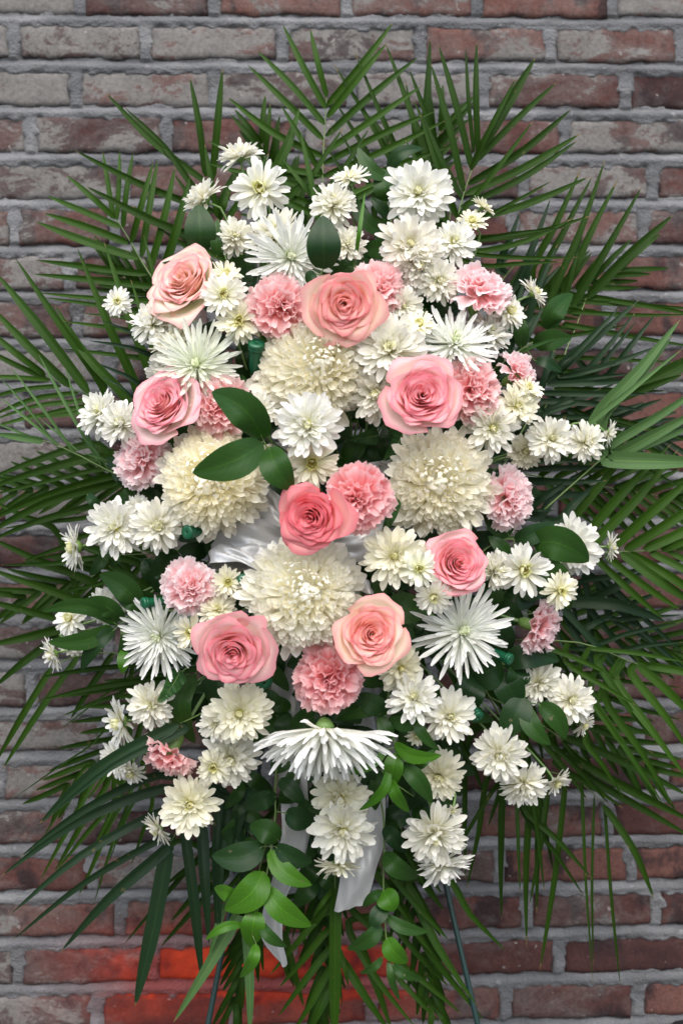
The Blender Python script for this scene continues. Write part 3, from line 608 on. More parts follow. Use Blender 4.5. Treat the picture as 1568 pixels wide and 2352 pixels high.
exec_flowers = [
 ('D', 548, 348, 50, -.2, .85, 'c', 'white chrysanthemum seen from the side, uppermost bloom on the left of the spray', .0),
 ('O', 597, 432, 66, -.15, .1, 'w', 'open white chrysanthemum with yellow centre just below the uppermost side-on bloom'),
 ('D', 460, 450, 52, -.62, .62, 'c', 'white chrysanthemum turned up and left above an oval green leaf'),
 ('B', 803, 400, 44, -.1, .72, 'c', 'small white chrysanthemum looking up, between the top palm leaves at centre'),
 ('N', 765, 466, 55, 0, .4, 'c', 'cream chrysanthemum with broad petals above the upright oval leaf', .01),
 ('D', 960, 442, 76, 0, .1, 'w', 'large crisp white chrysanthemum facing out at the top right of the spray', -.02),
 ('B', 1113, 470, 30, .5, .62, 'y', 'tiny creamy chrysanthemum, higher of the two small ones at upper right'),
 ('B', 1085, 505, 38, -.1, .6, 'y', 'small creamy chrysanthemum, lower of the two small ones at upper right'),
 ('N', 540, 543, 46, .1, .2, 'c', 'white chrysanthemum half hidden right of the upper left oval leaves', .02),
 ('N', 630, 535, 70, -.25, .55, 'c', 'full white chrysanthemum directly above the top spider chrysanthemum', .01),
 ('S', 668, 592, 106, -.05, .05, 'w', 'white spider chrysanthemum with greenish heart, above the top left carnation', -.01),
 ('D', 940, 562, 72, .15, .1, 'b', 'blush white chrysanthemum below the large crisp one at top right', -.01),
 ('D', 1042, 553, 55, .15, .35, 'w', 'white chrysanthemum to the right of the blush one'),
 ('D', 798, 560, 42, .1, .2, 'c', 'white chrysanthemum peeking out right of the upright oval leaf', .03),
 ('N', 962, 606, 60, .05, -.3, 'b', 'blush white chrysanthemum drooping right above the carnation at the top'),
 ('N', 1008, 645, 50, .25, -.1, 'c', 'white chrysanthemum left of the upper right carnation'),
 ('R', 430, 655, 97, -.46, .34, 'peach', 'pale peach pink rose turned left at the upper left of the spray', -.01),
 ('B', 520, 628, 42, .3, .55, 'y', 'creamy chrysanthemum seen from behind above the peach rose edge', .0),
 ('O', 514, 676, 50, .05, .05, 'c', 'creamy white chrysanthemum resting on the right side of the peach rose', -.03),
 ('O', 550, 736, 52, .05, -.05, 'y', 'creamy chrysanthemum with dark centre left of the top left carnation', -.01),
 ('C', 637, 700, 68, .0, .05, 'mid', 'salmon pink carnation left of the top centre rose', -.015),
 ('R', 790, 697, 88, .05, -.22, 'coral', 'large coral pink rose at the top centre of the spray', -.045),
 ('C', 880, 650, 66, .3, .3, 'mid', 'pink carnation tucked behind the right side of the coral rose', -.005),
 ('D', 925, 702, 46, .3, -.1, 'c', 'white chrysanthemum under the carnation behind the coral rose', .01),
 ('C', 1112, 645, 70, .22, .62, 'pale', 'pink carnation with green calyx at the upper right of the spray', -.02),
 ('B', 1232, 668, 40, .68, .5, 'c', 'white chrysanthemum seen from the side, farthest out at upper right'),
 ('B', 1172, 712, 44, .5, .2, 'c', 'white chrysanthemum below the upper right carnation, showing its green back'),
 ('B', 270, 692, 34, -.1, .1, 'w', 'small white starry chrysanthemum standing alone at the upper left'),
 ('N', 345, 738, 54, -.3, .5, 'w', 'white chrysanthemum below left of the peach rose'),
 ('N', 397, 785, 58, -.2, .4, 'c', 'cream chrysanthemum behind the green hearted spider chrysanthemum', .01),
 ('S', 452, 838, 100, .0, .1, 'g', 'green hearted spider chrysanthemum above the lilac pink rose', -.01),
 ('F', 708, 858, 132, 0, .05, 'c', 'big cream globe chrysanthemum below the coral rose', -.0),
 ('D', 893, 802, 80, -.05, .1, 'c', 'wide white chrysanthemum between the coral rose and the spiral pink rose', -.01),
 ('B', 962, 742, 44, -.1, .62, 'y', 'half open creamy chrysanthemum left of the side-on spider chrysanthemum', -.01),
 ('S', 1045, 785, 98, .15, .55, 'w', 'white spider chrysanthemum with splayed petals at the right above the pink rose', -.0),
 ('N', 1125, 760, 52, .3, .45, 'w', 'white chrysanthemum behind the right side spider chrysanthemum', .02),
 ('N', 372, 852, 44, -.4, -.1, 'w', 'white chrysanthemum at the left edge of the green hearted spider bloom', .03),
 ('R', 383, 932, 90, -.42, .26, 'lilac', 'lilac pink rose at the left of the spray above the cream globe bloom', -.02),
 ('C', 502, 930, 66, .05, .1, 'mid', 'pink carnation between the lilac pink rose and the dark glossy leaf', .0),
 ('N', 228, 948, 56, -.4, .3, 'w', 'white chrysanthemum, left one of the pair beside the lilac pink rose'),
 ('N', 277, 972, 54, -.05, .25, 'w', 'white chrysanthemum, right one of the pair beside the lilac pink rose', .0),
 ('C', 308, 1047, 66, -.5, .1, 'pale', 'pale pink carnation turned left below the lilac pink rose', .01),
 ('O', 592, 942, 42, -.05, .05, 'c', 'small open chrysanthemum with dark centre beside the dark glossy leaf', -.035),
 ('D', 706, 977, 74, .0, .05, 'w', 'crisp white chrysanthemum in front of the cream globe at upper centre', -.05),
 ('O', 716, 1064, 62, .1, -.1, 'y', 'creamy chrysanthemum just above the deep pink rose', -.02),
 ('F', 492, 1100, 128, -.1, .0, 'c', 'yellowish cream globe chrysanthemum at left, partly under glossy leaves', -.0),
 ('N', 862, 905, 62, .0, -.1, 'c', 'white chrysanthemum behind the left side of the spiral pink rose', .02),
 ('R', 968, 912, 90, .02, .05, 'pink', 'bright pink rose with clear spiral at the right of the big cream globe', -.04),
 ('C', 1085, 890, 70, .25, .05, 'mid', 'pink carnation touching the right side of the spiral pink rose', -.01),
 ('C', 1208, 848, 52, .62, .4, 'pale', 'small pink carnation at the right edge above a creamy chrysanthemum'),
 ('B', 1214, 888, 36, .2, .6, 'y', 'half open creamy chrysanthemum just under the small right edge carnation', -.02),
 ('D', 1187, 930, 48, .2, .1, 'y', 'creamy chrysanthemum below the half open one at the right edge', -.01),
 ('D', 1130, 982, 62, .15, -.15, 'c', 'white chrysanthemum above the right carnation turned sideways'),
 ('D', 1266, 1008, 54, .05, .05, 'c', 'white chrysanthemum, left one of three in a row at the right edge'),
 ('N', 1345, 1015, 45, .3, .1, 'c', 'white chrysanthemum, middle one of three in a row at the right edge'),
 ('B', 1404, 997, 32, .8, -.25, 'c', 'white chrysanthemum in profile, outermost of three in a row at the right edge'),
 ('D', 1205, 1037, 40, 0, 0, 'y', 'cream chrysanthemum veiled by palm leaves at the right', .06),
 ('F', 1015, 1108, 124, .08, .02, 'c', 'cream globe chrysanthemum at the right centre of the spray', -.0),
 ('C', 1183, 1145, 68, .55, .05, 'pale', 'pale pink carnation turned right beside the right hand globe bloom', .01),
 ('R', 722, 1182, 84, -.3, -.1, 'deep', 'deep pink rose in the centre of the spray above the white globe', -.05),
 ('C', 826, 1142, 74, .05, .0, 'dark', 'ruffled pink carnation touching the right of the deep pink rose', -.035),
 ('D', 264, 1212, 64, -.1, 0, 'w', 'white chrysanthemum with yellow centre, left one of a touching pair at left edge'),
 ('N', 363, 1208, 60, .05, 0, 'c', 'creamy white chrysanthemum, right one of a touching pair at left edge'),
 ('B', 163, 1258, 56, -.78, -.1, 'w', 'white chrysanthemum in profile facing left at the left edge'),
 ('N', 316, 1166, 32, 0, .3, 'w', 'white chrysanthemum mostly hidden above the touching pair at left', .03),
 ('F', 690, 1368, 132, 0, .0, 'w', 'big white globe chrysanthemum with shaggy petals below the deep pink rose', -.02, 1.05),
 ('D', 905, 1277, 70, 0, .05, 'y', 'creamy chrysanthemum below the right hand globe', -.015),
 ('O', 962, 1306, 44, .05, 0, 'g', 'small chrysanthemum with green centre left of the two tone rose', -.04),
 ('R', 1047, 1296, 78, .22, .16, 'pink', 'two tone pink and white rose at the right below the globe bloom', -.03),
 ('N', 1140, 1312, 46, .4, 0, 'c', 'white chrysanthemum half hidden at the right side of the two tone rose', .01),
 ('O', 1203, 1310, 60, .1, 0, 'w', 'starry white chrysanthemum right of the two tone rose', -.01),
 ('D', 1315, 1252, 66, .15, .05, 'w', 'white chrysanthemum behind a broad green leaf at the right edge', .01),
 ('B', 1408, 1257, 34, .8, -.05, 'c', 'small white chrysanthemum in profile, outermost at the right, level with the broad leaf'),
 ('O', 1287, 1356, 42, .3, -.05, 'y', 'small creamy chrysanthemum with open centre above the lone right carnation', -.05),
 ('B', 996, 1372, 44, -.05, -.4, 'c', 'cupped creamy chrysanthemum under the two tone rose, looking down', -.04),
 ('S', 1062, 1450, 112, .05, .15, 'w', 'white spider chrysanthemum at the lower right of the spray'),
 ('C', 437, 1347, 60, -.05, .1, 'pale', 'pink carnation at the lower left above the spider chrysanthemum', -.01),
 ('O', 523, 1337, 36, .2, 0, 'y', 'small yellowish chrysanthemum right of the lower left carnation', .0),
 ('D', 500, 1398, 42, 0, .4, 'y', 'yellowish chrysanthemum above the lower left rose', -.0),
 ('O', 437, 1452, 42, -.3, -.1, 'y', 'small open chrysanthemum at the left side of the lower left rose', -.01),
 ('S', 365, 1462, 96, -.25, -.05, 'w', 'white spider chrysanthemum at the left edge beside the lower left rose', .01),
 ('R', 538, 1492, 90, -.06, -.26, 'pink', 'full pink rose at the lower left of the spray', -.045),
 ('R', 850, 1457, 84, .12, .12, 'apricot', 'apricot pink rose touching the right of the white globe', -.04),
 ('C', 757, 1560, 76, 0, -.1, 'dark', 'ruffled pink carnation below the white globe', -.02),
 ('D', 920, 1535, 54, .2, -.2, 'y', 'creamy chrysanthemum under the right side of the apricot rose', .01),
 ('N', 245, 1392, 42, -.1, 0, 'w', 'white chrysanthemum half hidden behind leaves at the left edge', .07),
 ('B', 158, 1420, 44, -.4, .3, 'w', 'white chrysanthemum behind long pointed leaves at the far left', .04),
 ('N', 167, 1480, 30, .2, -.3, 'w', 'white chrysanthemum below the long pointed leaves at the far left', .04),
 ('B', 115, 1506, 42, -.72, -.3, 'w', 'white chrysanthemum in profile, farthest left of all blooms'),
 ('C', 1260, 1450, 60, .68, -.22, 'pale', 'pale pink carnation standing alone at the lower right with calyx on its left'),
 ('N', 1240, 1572, 52, .3, -.3, 'c', 'white chrysanthemum below the dark leaves at the lower right', .03),
 ('N', 1310, 1608, 54, .2, .1, 'c', 'curly white chrysanthemum at the lower right edge'),
 ('B', 1343, 1668, 32, .6, -.45, 'c', 'small white chrysanthemum in profile under the curly one at lower right'),
 ('D', 1030, 1645, 62, .2, .05, 'c', 'white chrysanthemum, right one of the pair under the lower right spider bloom'),
 ('D', 950, 1602, 60, -.1, .3, 'w', 'white chrysanthemum, left one of the pair under the lower right spider bloom', -.01),
 ('B', 958, 1692, 27, 0, -.5, 'y', 'closed creamy chrysanthemum bud above the bright pointed leaves'),
 ('N', 345, 1618, 56, 0, -.1, 'c', 'white chrysanthemum under the left spider bloom beside a hanging leaf'),
 ('B', 268, 1662, 60, -.72, -.15, 'w', 'white chrysanthemum in profile facing left at lower left'),
 ('B', 262, 1745, 46, -.6, -.1, 'w', 'small white chrysanthemum at lower left crossed by a long palm leaf', .02),
 ('B', 300, 1778, 36, -.2, -.5, 'w', 'white chrysanthemum just below the palm leaf at lower left', .02),
 ('C', 374, 1757, 62, -.42, -.72, 'mid', 'pink carnation hanging down at the lower left with a green calyx above', -.01),
 ('D', 550, 1637, 72, .05, 0, 'y', 'creamy chrysanthemum below the lower left rose', -.01),
 ('N', 496, 1662, 42, -.2, .1, 'c', 'white chrysanthemum at the left side of the creamy one below the rose', .0),
 ('N', 530, 1742, 64, .05, -.2, 'c', 'white chrysanthemum beneath the creamy one below the lower left rose', .01),
 ('O', 490, 1762, 40, -.1, -.25, 'y', 'small open chrysanthemum in front of the white one above the round lower bloom', -.02),
 ('D', 437, 1847, 68, 0, .02, 'y', 'round creamy chrysanthemum facing out, lowest big bloom on the left', -.02),
 ('B', 357, 1910, 42, -.6, -.45, 'c', 'small white chrysanthemum in profile below left of the round creamy one'),
 ('U', 746, 1706, 150, .02, -.88, 'w', 'wide white spider chrysanthemum hanging like an umbrella at the bottom centre', -.03, 1.0),
 ('D', 783, 1832, 62, 0, -.3, 'y', 'yellowish chrysanthemum just under the umbrella shaped bloom', .03),
 ('D', 787, 1907, 72, 0, -.2, 'c', 'cream chrysanthemum in front of the ribbon tail at the bottom centre', .0),
 ('B', 778, 1998, 54, 0, -.85, 'y', 'creamy chrysanthemum facing down, lowest bloom of the centre column', .0),
 ('N', 1008, 1782, 56, -.1, -.2, 'y', 'creamy chrysanthemum behind the bright pointed leaves', .03),
 ('B', 1040, 1864, 20, 0, -.6, 'c', 'small closed bud hanging on its stem at the lower right of centre', -.01),
 ('N', 998, 1918, 72, 0, -.35, 'c', 'broad white chrysanthemum below the hanging bud'),
 ('N', 1018, 1996, 64, .1, -.78, 'w', 'white chrysanthemum facing down, lowest one right of the ribbon'),
 ('N', 1147, 1732, 62, -.1, -.1, 'c', 'white chrysanthemum, left one of three at the lower right'),
 ('N', 1205, 1808, 58, .1, -.55, 'c', 'white chrysanthemum, middle one of three at the lower right'),
 ('B', 1280, 1802, 38, .45, -.55, 'c', 'small white chrysanthemum in profile, right one of three at the lower right'),
]
for f in exec_flowers: flower(*f)

# ------------------------------------------------------------------ foliage
def blade(P, W, fold=.35, nu=4, prof=None, side=Vector((0, -1, 0)), roll=0.0, curl=0.0):
    """leaf blade along the 3D path P, widest W, face roughly toward the camera"""
    n = len(P)-1; vs = []; uv = []
    for j, p in enumerate(P):
        v = j/n; t = (P[min(j+1, n)]-P[max(j-1, 0)]).normalized()
        nrm = side-t*side.dot(t)
        if nrm.length < .1: nrm = Vector((0, 0, 1))-t*t.z
        nrm.normalize(); b = t.cross(nrm).normalized()
        ra = roll*(1-.6*v); nn = nrm*math.cos(ra)+b*math.sin(ra); bb = b*math.cos(ra)-nrm*math.sin(ra)
        w = W/2*prof(v)
        for i in range(nu+1):
            u = i/nu*2-1
            vs.append(p+bb*u*w+nn*(fold*abs(u)*w-curl*w*u*u)); uv.append((i/nu, v))
    return vs, grid_faces(nu, n), uv
def palm_prof(v): return min(1, (v+.02)/.12)**.6*(1-max(0, (v-.50)/.50)**1.7)*.97+.03
def leaf_prof(v): return max(0.02, math.sin(math.pi*min(1, v**.76))**.86) if v < .999 else .01
frc = 0
def frond(label, rachis, Y0, Y1, leaves, mt=None, wdef=14, extra=0, group='palm fronds fanned round the spray', rr=2.4):
    """rachis: photo points base->tip, depth Y0->Y1. leaves: (rootx, rooty, tipx, tipy[, width[, bow]])"""
    global frc
    frc += 1; rnd = random.Random(frc*17); mt = mt or M_palm
    n = len(rachis)
    R3 = [at(x, y, Y0+(Y1-Y0)*i/(n-1)) for i, (x, y) in enumerate(rachis)]
    o0 = R3[0]; t = thing('palm_frond', label, 'palm frond', o0, group)
    RP = catmull([p-o0 for p in R3], 14); v, f = tube(RP, px(rr), px(rr*.45), 6); link('rachis', mesh('rachis', v, f, M_rachis), t)
    R2 = catmull([Vector((x, y, 0)) for x, y in rachis], 40)
    for lf in leaves:
        rx, ry, tx, ty = lf[:4]; W = lf[4] if len(lf) > 4 and lf[4] else wdef*rnd.uniform(.85, 1.1); bow = lf[5] if len(lf) > 5 else rnd.uniform(-.02, .02)
        k = min(range(41), key=lambda i: (R2[i]-Vector((rx, ry, 0))).length); q = k/40
        yr = Y0+(Y1-Y0)*q; far = (R2[k]-Vector((rx, ry, 0))).length
        L = math.hypot(tx-rx, ty-ry)
        yt = yr+rnd.uniform(-.02, .03)+.00006*L*rnd.uniform(-.6, .8)
        yt = max(-.25, min(.37, yt))
        nx, ny = -(ty-ry)/L, (tx-rx)/L
        mid = ((rx+tx)/2+nx*bow*L, (ry+ty)/2+ny*bow*L); ym = yr*.5+yt*.5-.012
        pts = [at(rx, ry, yr), at(*mid, ym), at(tx, ty, yt)]
        if far > 9: pts.insert(0, at(R2[k].x, R2[k].y, yr))
        P = [p-o0 for p in catmull(pts, 12)]
        v, f, uv = blade(P, px(W*1.20), fold=.38, prof=palm_prof, roll=rnd.uniform(-.35, .35))
        link('leaflet', mesh('leaflet', v, f, mt, uv), t)
    return t
LE = 'left edge'
frond('small palm frond with a forked tip at the upper left, in front of the bricks', [(430, 790), (364, 660), (343, 628), (322, 594), (300, 555), (271, 508), (258, 488)], .10, .20, [
 (261, 498, 236, 348, 11), (269, 505, 275, 345, 11), (283, 522, 306, 350, 12), (301, 556, 352, 372, 13), (325, 589, 362, 368, 14), (344, 620, 402, 383, 15), (364, 652, 436, 405, 18),
 (265, 502, 153, 402, 13), (277, 522, 108, 449, 14), (295, 558, 101, 489, 16), (317, 594, 83, 509, 18), (338, 629, 85, 597, 14), (363, 659, 78, 629, 14), (370, 694, 86, 672, 13), (360, 722, 103, 683, 12), (385, 742, 188, 720, 8), (400, 775, 143, 737, 13), (420, 830, 140, 800, 12), (380, 760, 330, 540, 12)], M_palmgreen)
frond('palm frond with two long leaflets reaching far up and left, behind the topmost left bloom', [(560, 760), (520, 600), (500, 495), (488, 440), (480, 405)], .10, .22, [
 (475, 420, 243, 212, 15, -.04), (455, 442, 285, 245, 14, .04), (473, 405, 436, 177, 15), (488, 412, 511, 155, 16), (497, 487, 172, 345, 15, -.03), (508, 566, 197, 427, 17, -.03), (497, 487, 545, 385, 18), (505, 505, 525, 440, 12), (512, 560, 400, 400, 12), (500, 500, 470, 330, 12), (530, 640, 360, 520, 14), (520, 600, 300, 470, 12), (505, 530, 618, 350, 14)], M_palm)
frond('tall upright palm frond crowning the left of centre top', [(735, 640), (738, 520), (740, 430), (742, 360), (745, 300), (750, 215)], .10, .24, [
 (750, 222, 712, 65, 13), (748, 248, 649, 55, 14), (745, 285, 590, 115, 14), (742, 320, 568, 148, 14), (742, 360, 522, 222, 15, -.05), (736, 402, 475, 322, 15, -.05), (728, 432, 467, 372, 14), (722, 470, 498, 375, 14, -.04), (735, 500, 560, 420, 14), (738, 540, 545, 490, 14),
 (750, 242, 903, 50, 15), (752, 268, 888, 98, 15), (748, 312, 960, 130, 15), (745, 350, 969, 196, 14), (743, 375, 1003, 252, 14), (741, 405, 1026, 274, 14), (740, 440, 1040, 332, 13), (738, 470, 960, 380, 13), (738, 500, 900, 410, 14), (736, 530, 690, 300, 12), (740, 402, 645, 240, 12), (738, 480, 650, 365, 10), (640, 400, 688, 246, 22)], M_palmgreen)
frond('palm frond slanting up behind the tall central one, its leaflets crossing it', [(930, 700), (1000, 600), (1029, 525), (1034, 430), (1010, 380)], .14, .27, [
 (1029, 525, 884, 95, 15), (1000, 520, 813, 115, 15), (970, 500, 764, 142, 15), (905, 450, 768, 230, 14), (1034, 430, 939, 157, 13), (965, 385, 930, 180, 11), (975, 350, 988, 88, 20), (909, 360, 850, 265, 14), (920, 560, 780, 300, 14), (880, 560, 745, 330, 13), (665, 500, 790, 290, 15), (700, 520, 850, 290, 14), (860, 500, 960, 300, 14)], M_palm)
frond('large palm frond spreading at the top right of the spray', [(1000, 700), (1030, 570), (1050, 500), (1066, 440), (1085, 385), (1097, 342)], .08, .20, [
 (1096, 345, 1094, 95, 14), (1087, 350, 1069, 108, 9), (1098, 350, 1229, 131, 21), (1090, 372, 1278, 188, 14), (1080, 385, 1185, 178, 11), (1075, 422, 1311, 250, 16, .04), (1068, 447, 1333, 306, 17, .03), (1058, 475, 1326, 322, 14, .04), (1048, 512, 1354, 405, 16, .04), (1045, 530, 1268, 414, 8), (1084, 548, 1364, 492, 14, .05), (1064, 556, 1299, 522, 10), (1092, 578, 1317, 500, 13, .06), (1080, 390, 1185, 205, 12), (1050, 500, 1225, 275, 10),
 (1083, 390, 1007, 102, 15), (1064, 440, 989, 145, 15), (1060, 455, 950, 230, 13), (1050, 500, 965, 260, 14), (1040, 540, 930, 320, 13), (1030, 560, 890, 380, 13), (1100, 585, 1330, 590, 9), (1110, 610, 1290, 600, 10)], M_palm)
frond('palm frond with upright leaflets at the right, one of them with a torn tip', [(1180, 1080), (1220, 1000), (1272, 892), (1300, 803), (1323, 749), (1346, 683), (1352, 665)], .06, .18, [
 (1347, 683, 1545, 493, 20), (1322, 692, 1474, 427, 17), (1294, 681, 1419, 410, 17), (1266, 693, 1390, 362, 16), (1240, 655, 1362, 400, 15), (1221, 640, 1334, 387, 16), (1300, 700, 1345, 500, 10),
 (1352, 682, 1610, 726, 11), (1336, 693, 1610, 710, 10), (1313, 716, 1590, 722, 10), (1297, 745, 1610, 799, 12), (1290, 775, 1440, 745, 9), (1280, 820, 1560, 832, 10), (1262, 845, 1500, 885, 10), (1272, 892, 1530, 898, 10), (1250, 920, 1490, 990, 10), (1235, 950, 1470, 1000, 10)], M_palm)
frond('bluish palm frond behind the upper right carnation', [(1120, 860), (1141, 720), (1150, 650), (1190, 600)], .10, .22, [
 (1145, 608, 1194, 485, 15), (1180, 662, 1264, 455, 16), (1141, 615, 1189, 564, 13), (1195, 700, 1290, 606, 13), (1200, 745, 1280, 560, 15), (1180, 700, 1240, 560, 14), (1190, 780, 1232, 720, 12), (1160, 800, 1215, 610, 14), (1175, 830, 1250, 700, 14)], M_palmblue)
frond('bluish palm frond spreading flat at the right edge above the row of three blooms', [(1110, 1150), (1215, 960), (1255, 880), (1290, 848), (1330, 800)], .03, .14, [
 (1250, 880, 1422, 707, 12), (1291, 851, 1467, 688, 13), (1320, 876, 1459, 717, 13), (1340, 880, 1461, 736, 11), (1380, 870, 1508, 717, 14), (1290, 857, 1503, 797, 12, .05), (1280, 860, 1340, 790, 10), (1285, 875, 1456, 857, 11), (1255, 883, 1466, 873, 13), (1243, 902, 1492, 905, 12), (1234, 921, 1480, 943, 12), (1245, 946, 1380, 892, 12), (1225, 960, 1350, 920, 11), (1290, 865, 1430, 830, 12), (1250, 900, 1410, 1010, 11), (1230, 930, 1330, 1030, 12), (1215, 960, 1420, 960, 11), (1256, 872, 1330, 790, 12), (1240, 900, 1276, 790, 14)], M_palmblue)
frond('light green palm frond jutting out at the right edge with broad leaflets', [(1250, 1170), (1340, 1090), (1372, 1062), (1400, 1040)], -.02, .02, [
 (1366, 966, 1562, 733, 25, .01), (1385, 960, 1545, 770, 18), (1400, 1022, 1640, 868, 19), (1420, 1040, 1620, 936, 24), (1440, 1035, 1600, 975, 18), (1400, 1056, 1640, 1062, 34), (1330, 1000, 1568, 800, 12)], M_palmlight)
frond('dark broad palm leaflet pair at the right edge behind the light green frond', [(1300, 1040), (1370, 960), (1430, 900)], .08, .12, [
 (1425, 905, 1640, 800, 30), (1390, 930, 1568, 860, 16), (1400, 960, 1600, 1020, 12), (1370, 975, 1600, 1080, 12), (1340, 1010, 1568, 1120, 12)], M_palm)
frond('vivid green palm frond at the right edge level with the two tone rose', [(1180, 1290), (1349, 1271), (1419, 1268), (1486, 1265), (1568, 1261), (1660, 1256)], .04, .08, [
 (1300, 1215, 1467, 1003, 18), (1350, 1225, 1541, 1019, 20), (1366, 1245, 1557, 1032, 20), (1400, 1262, 1600, 1088, 21), (1434, 1262, 1625, 1140, 21), (1478, 1262, 1645, 1180, 20), (1518, 1263, 1655, 1212, 16), (1550, 1262, 1670, 1236, 12),
 (1425, 1270, 1610, 1396, 20), (1447, 1270, 1640, 1393, 18), (1492, 1268, 1640, 1343, 15), (1532, 1266, 1650, 1318, 13), (1390, 1275, 1560, 1400, 15), (1360, 1275, 1520, 1420, 14)], M_palmgreen)
frond('dark palm frond with flat leaflets right of the sideways carnation', [(1080, 1260), (1150, 1180), (1190, 1110), (1210, 1050)], .0, .04, [
 (1167, 1064, 1384, 1057, 12), (1205, 1078, 1397, 1073, 12), (1205, 1103, 1392, 1104, 15), (1200, 1135, 1397, 1131, 17), (1200, 1172, 1275, 1173, 7), (1190, 1180, 1330, 1090, 16), (1215, 1060, 1290, 960, 12), (1230, 1190, 1310, 1100, 18), (1270, 1200, 1370, 1110, 18)], M_palmblue)
frond('dark bluish palm frond below the vivid one at the right', [(1160, 1420), (1270, 1400), (1330, 1385), (1420, 1370)], .06, .14, [
 (1330, 1338, 1514, 1292, 13, .03), (1352, 1378, 1483, 1311, 17), (1420, 1398, 1521, 1357, 14), (1300, 1384, 1528, 1428, 24, -.07), (1320, 1452, 1408, 1413, 14), (1345, 1315, 1500, 1470, 15), (1380, 1330, 1568, 1500, 15), (1300, 1330, 1470, 1530, 15), (1420, 1400, 1600, 1560, 14), (1290, 1400, 1440, 1560, 14), (1310, 1440, 1450, 1640, 14), (1340, 1480, 1560, 1430, 11), (1370, 1500, 1568, 1475, 12), (1400, 1420, 1570, 1412, 10), (1405, 1420, 1500, 1480, 10), (1290, 1480, 1400, 1500, 10)], M_palmblue)
frond('green palm frond drooping steeply at the lower right', [(1180, 1470), (1320, 1475), (1400, 1500), (1460, 1525), (1568, 1548), (1650, 1556)], .05, .10, [
 (1355, 1586, 1521, 1845, 14), (1387, 1599, 1543, 1848, 15), (1412, 1562, 1580, 1792, 17), (1450, 1550, 1590, 1738, 17), (1463, 1527, 1600, 1655, 18), (1342, 1678, 1430, 1830, 11), (1463, 1520, 1542, 1550, 12), (1480, 1528, 1640, 1560, 16), (1330, 1560, 1480, 1790, 12), (1370, 1520, 1500, 1700, 14), (1300, 1520, 1460, 1620, 12), (1240, 1480, 1420, 1560, 12), (1350, 1490, 1568, 1520, 9)], M_palmgreen)
frond('dark palm frond sweeping to the lower right corner region', [(1120, 1600), (1220, 1650), (1290, 1700), (1360, 1760)], .08, .18, [
 (1291, 1691, 1580, 1828, 18), (1317, 1739, 1600, 1893, 18), (1349, 1784, 1600, 1930, 17), (1275, 1752, 1431, 1857, 14), (1360, 1600, 1568, 1655, 12), (1330, 1560, 1568, 1580, 10), (1270, 1640, 1500, 1730, 16), (1300, 1620, 1520, 1700, 12), (1260, 1700, 1400, 1850, 12), (1235, 1690, 1350, 1840, 13), (1200, 1690, 1290, 1830, 12), (1359, 1764, 1600, 1893, 14), (1290, 1700, 1335, 1760, 8)], M_palm)
frond('palm frond hanging straight down at the lower right with narrow leaflets', [(1100, 1560), (1170, 1680), (1230, 1760), (1320, 1790), (1385, 1845)], .10, .18, [
 (1077, 1697, 1069, 2024, 12), (1124, 1774, 1071, 2044, 12), (1159, 1800, 1151, 2114, 15), (1190, 1810, 1194, 2055, 9), (1222, 1800, 1209, 2176, 15, .02), (1240, 1800, 1232, 2100, 14), (1260, 1795, 1215, 2080, 13), (1300, 1780, 1239, 2232, 12), (1334, 1780, 1362, 2266, 7), (1364, 1829, 1362, 2214, 6), (1388, 1849, 1424, 2266, 7), (1384, 1849, 1501, 2064, 15, -.05), (1194, 1849, 1341, 2059, 11), (1200, 1850, 1359, 2019, 13), (1205, 1700, 1250, 2050, 12), (1180, 1700, 1120, 1900, 11), (1100, 1700, 1160, 1840, 12), (1060, 1690, 1110, 1820, 14), (1150, 1790, 1030, 1990, 10), (1230, 1760, 1270, 2000, 10)], M_palm)
frond('green palm frond fanning down to the right of the easel centre', [(800, 1760), (850, 1900), (885, 2040), (900, 2150), (930, 2240)], .08, .18, [
 (883, 2018, 1112, 2345, 15, .03), (931, 2030, 1094, 2310, 19, .03), (1015, 2010, 1161, 2184, 14, .04), (886, 2107, 1030, 2267, 12), (830, 2160, 900, 2370, 20), (800, 2120, 953, 2360, 16, .05), (800, 2072, 900, 2180, 15), (899, 2228, 1010, 2350, 12), (937, 2244, 1026, 2356, 12), (905, 2200, 1060, 2330, 15), (880, 1990, 1030, 2160, 12), (860, 2000, 940, 2120, 14), (900, 1900, 990, 2060, 12), (890, 2050, 1000, 2200, 11)], M_palmgreen)
frond('palm frond hanging at the bottom centre with one thick midrib leaflet', [(770, 1700), (770, 1900), (769, 2040), (768, 2200), (766, 2420)], .03, .10, [
 (770, 2036, 767, 2420, 24, 0), (762, 2043, 719, 2107, 10), (755, 2184, 640, 2334, 15), (755, 2231, 670, 2375, 15), (758, 2270, 705, 2380, 20), (750, 2139, 640, 2270, 15), (740, 2100, 620, 2240, 14), (781, 2187, 800, 2267, 10), (780, 2230, 786, 2312, 6), (765, 2060, 690, 2160, 13), (785, 2205, 902, 2380, 18)], M_palmgreen)
frond('narrow palm frond at the bottom left of centre, behind the ribbon tail', [(650, 1900), (650, 2050), (655, 2140)], .12, .2, [
 (653, 2139, 698, 2314, 14), (650, 2187, 676, 2270, 14), (688, 2130, 712, 2205, 10), (640, 2160, 660, 2250, 15), (690, 2100, 700, 2060, 14), (700, 2000, 640, 2200, 16), (720, 1980, 670, 2160, 15), (690, 1960, 740, 2160, 12), (720, 2060, 770, 2160, 12)], M_palmgreen)
frond('pale green palm leaflets pointing down at the bottom left of the spray', [(620, 1900), (590, 2020), (560, 2110)], .04, .10, [
 (550, 2101, 398, 2350, 25), (569, 2170, 573, 2390, 20), (520, 2080, 480, 2200, 16)], M_palmlight)
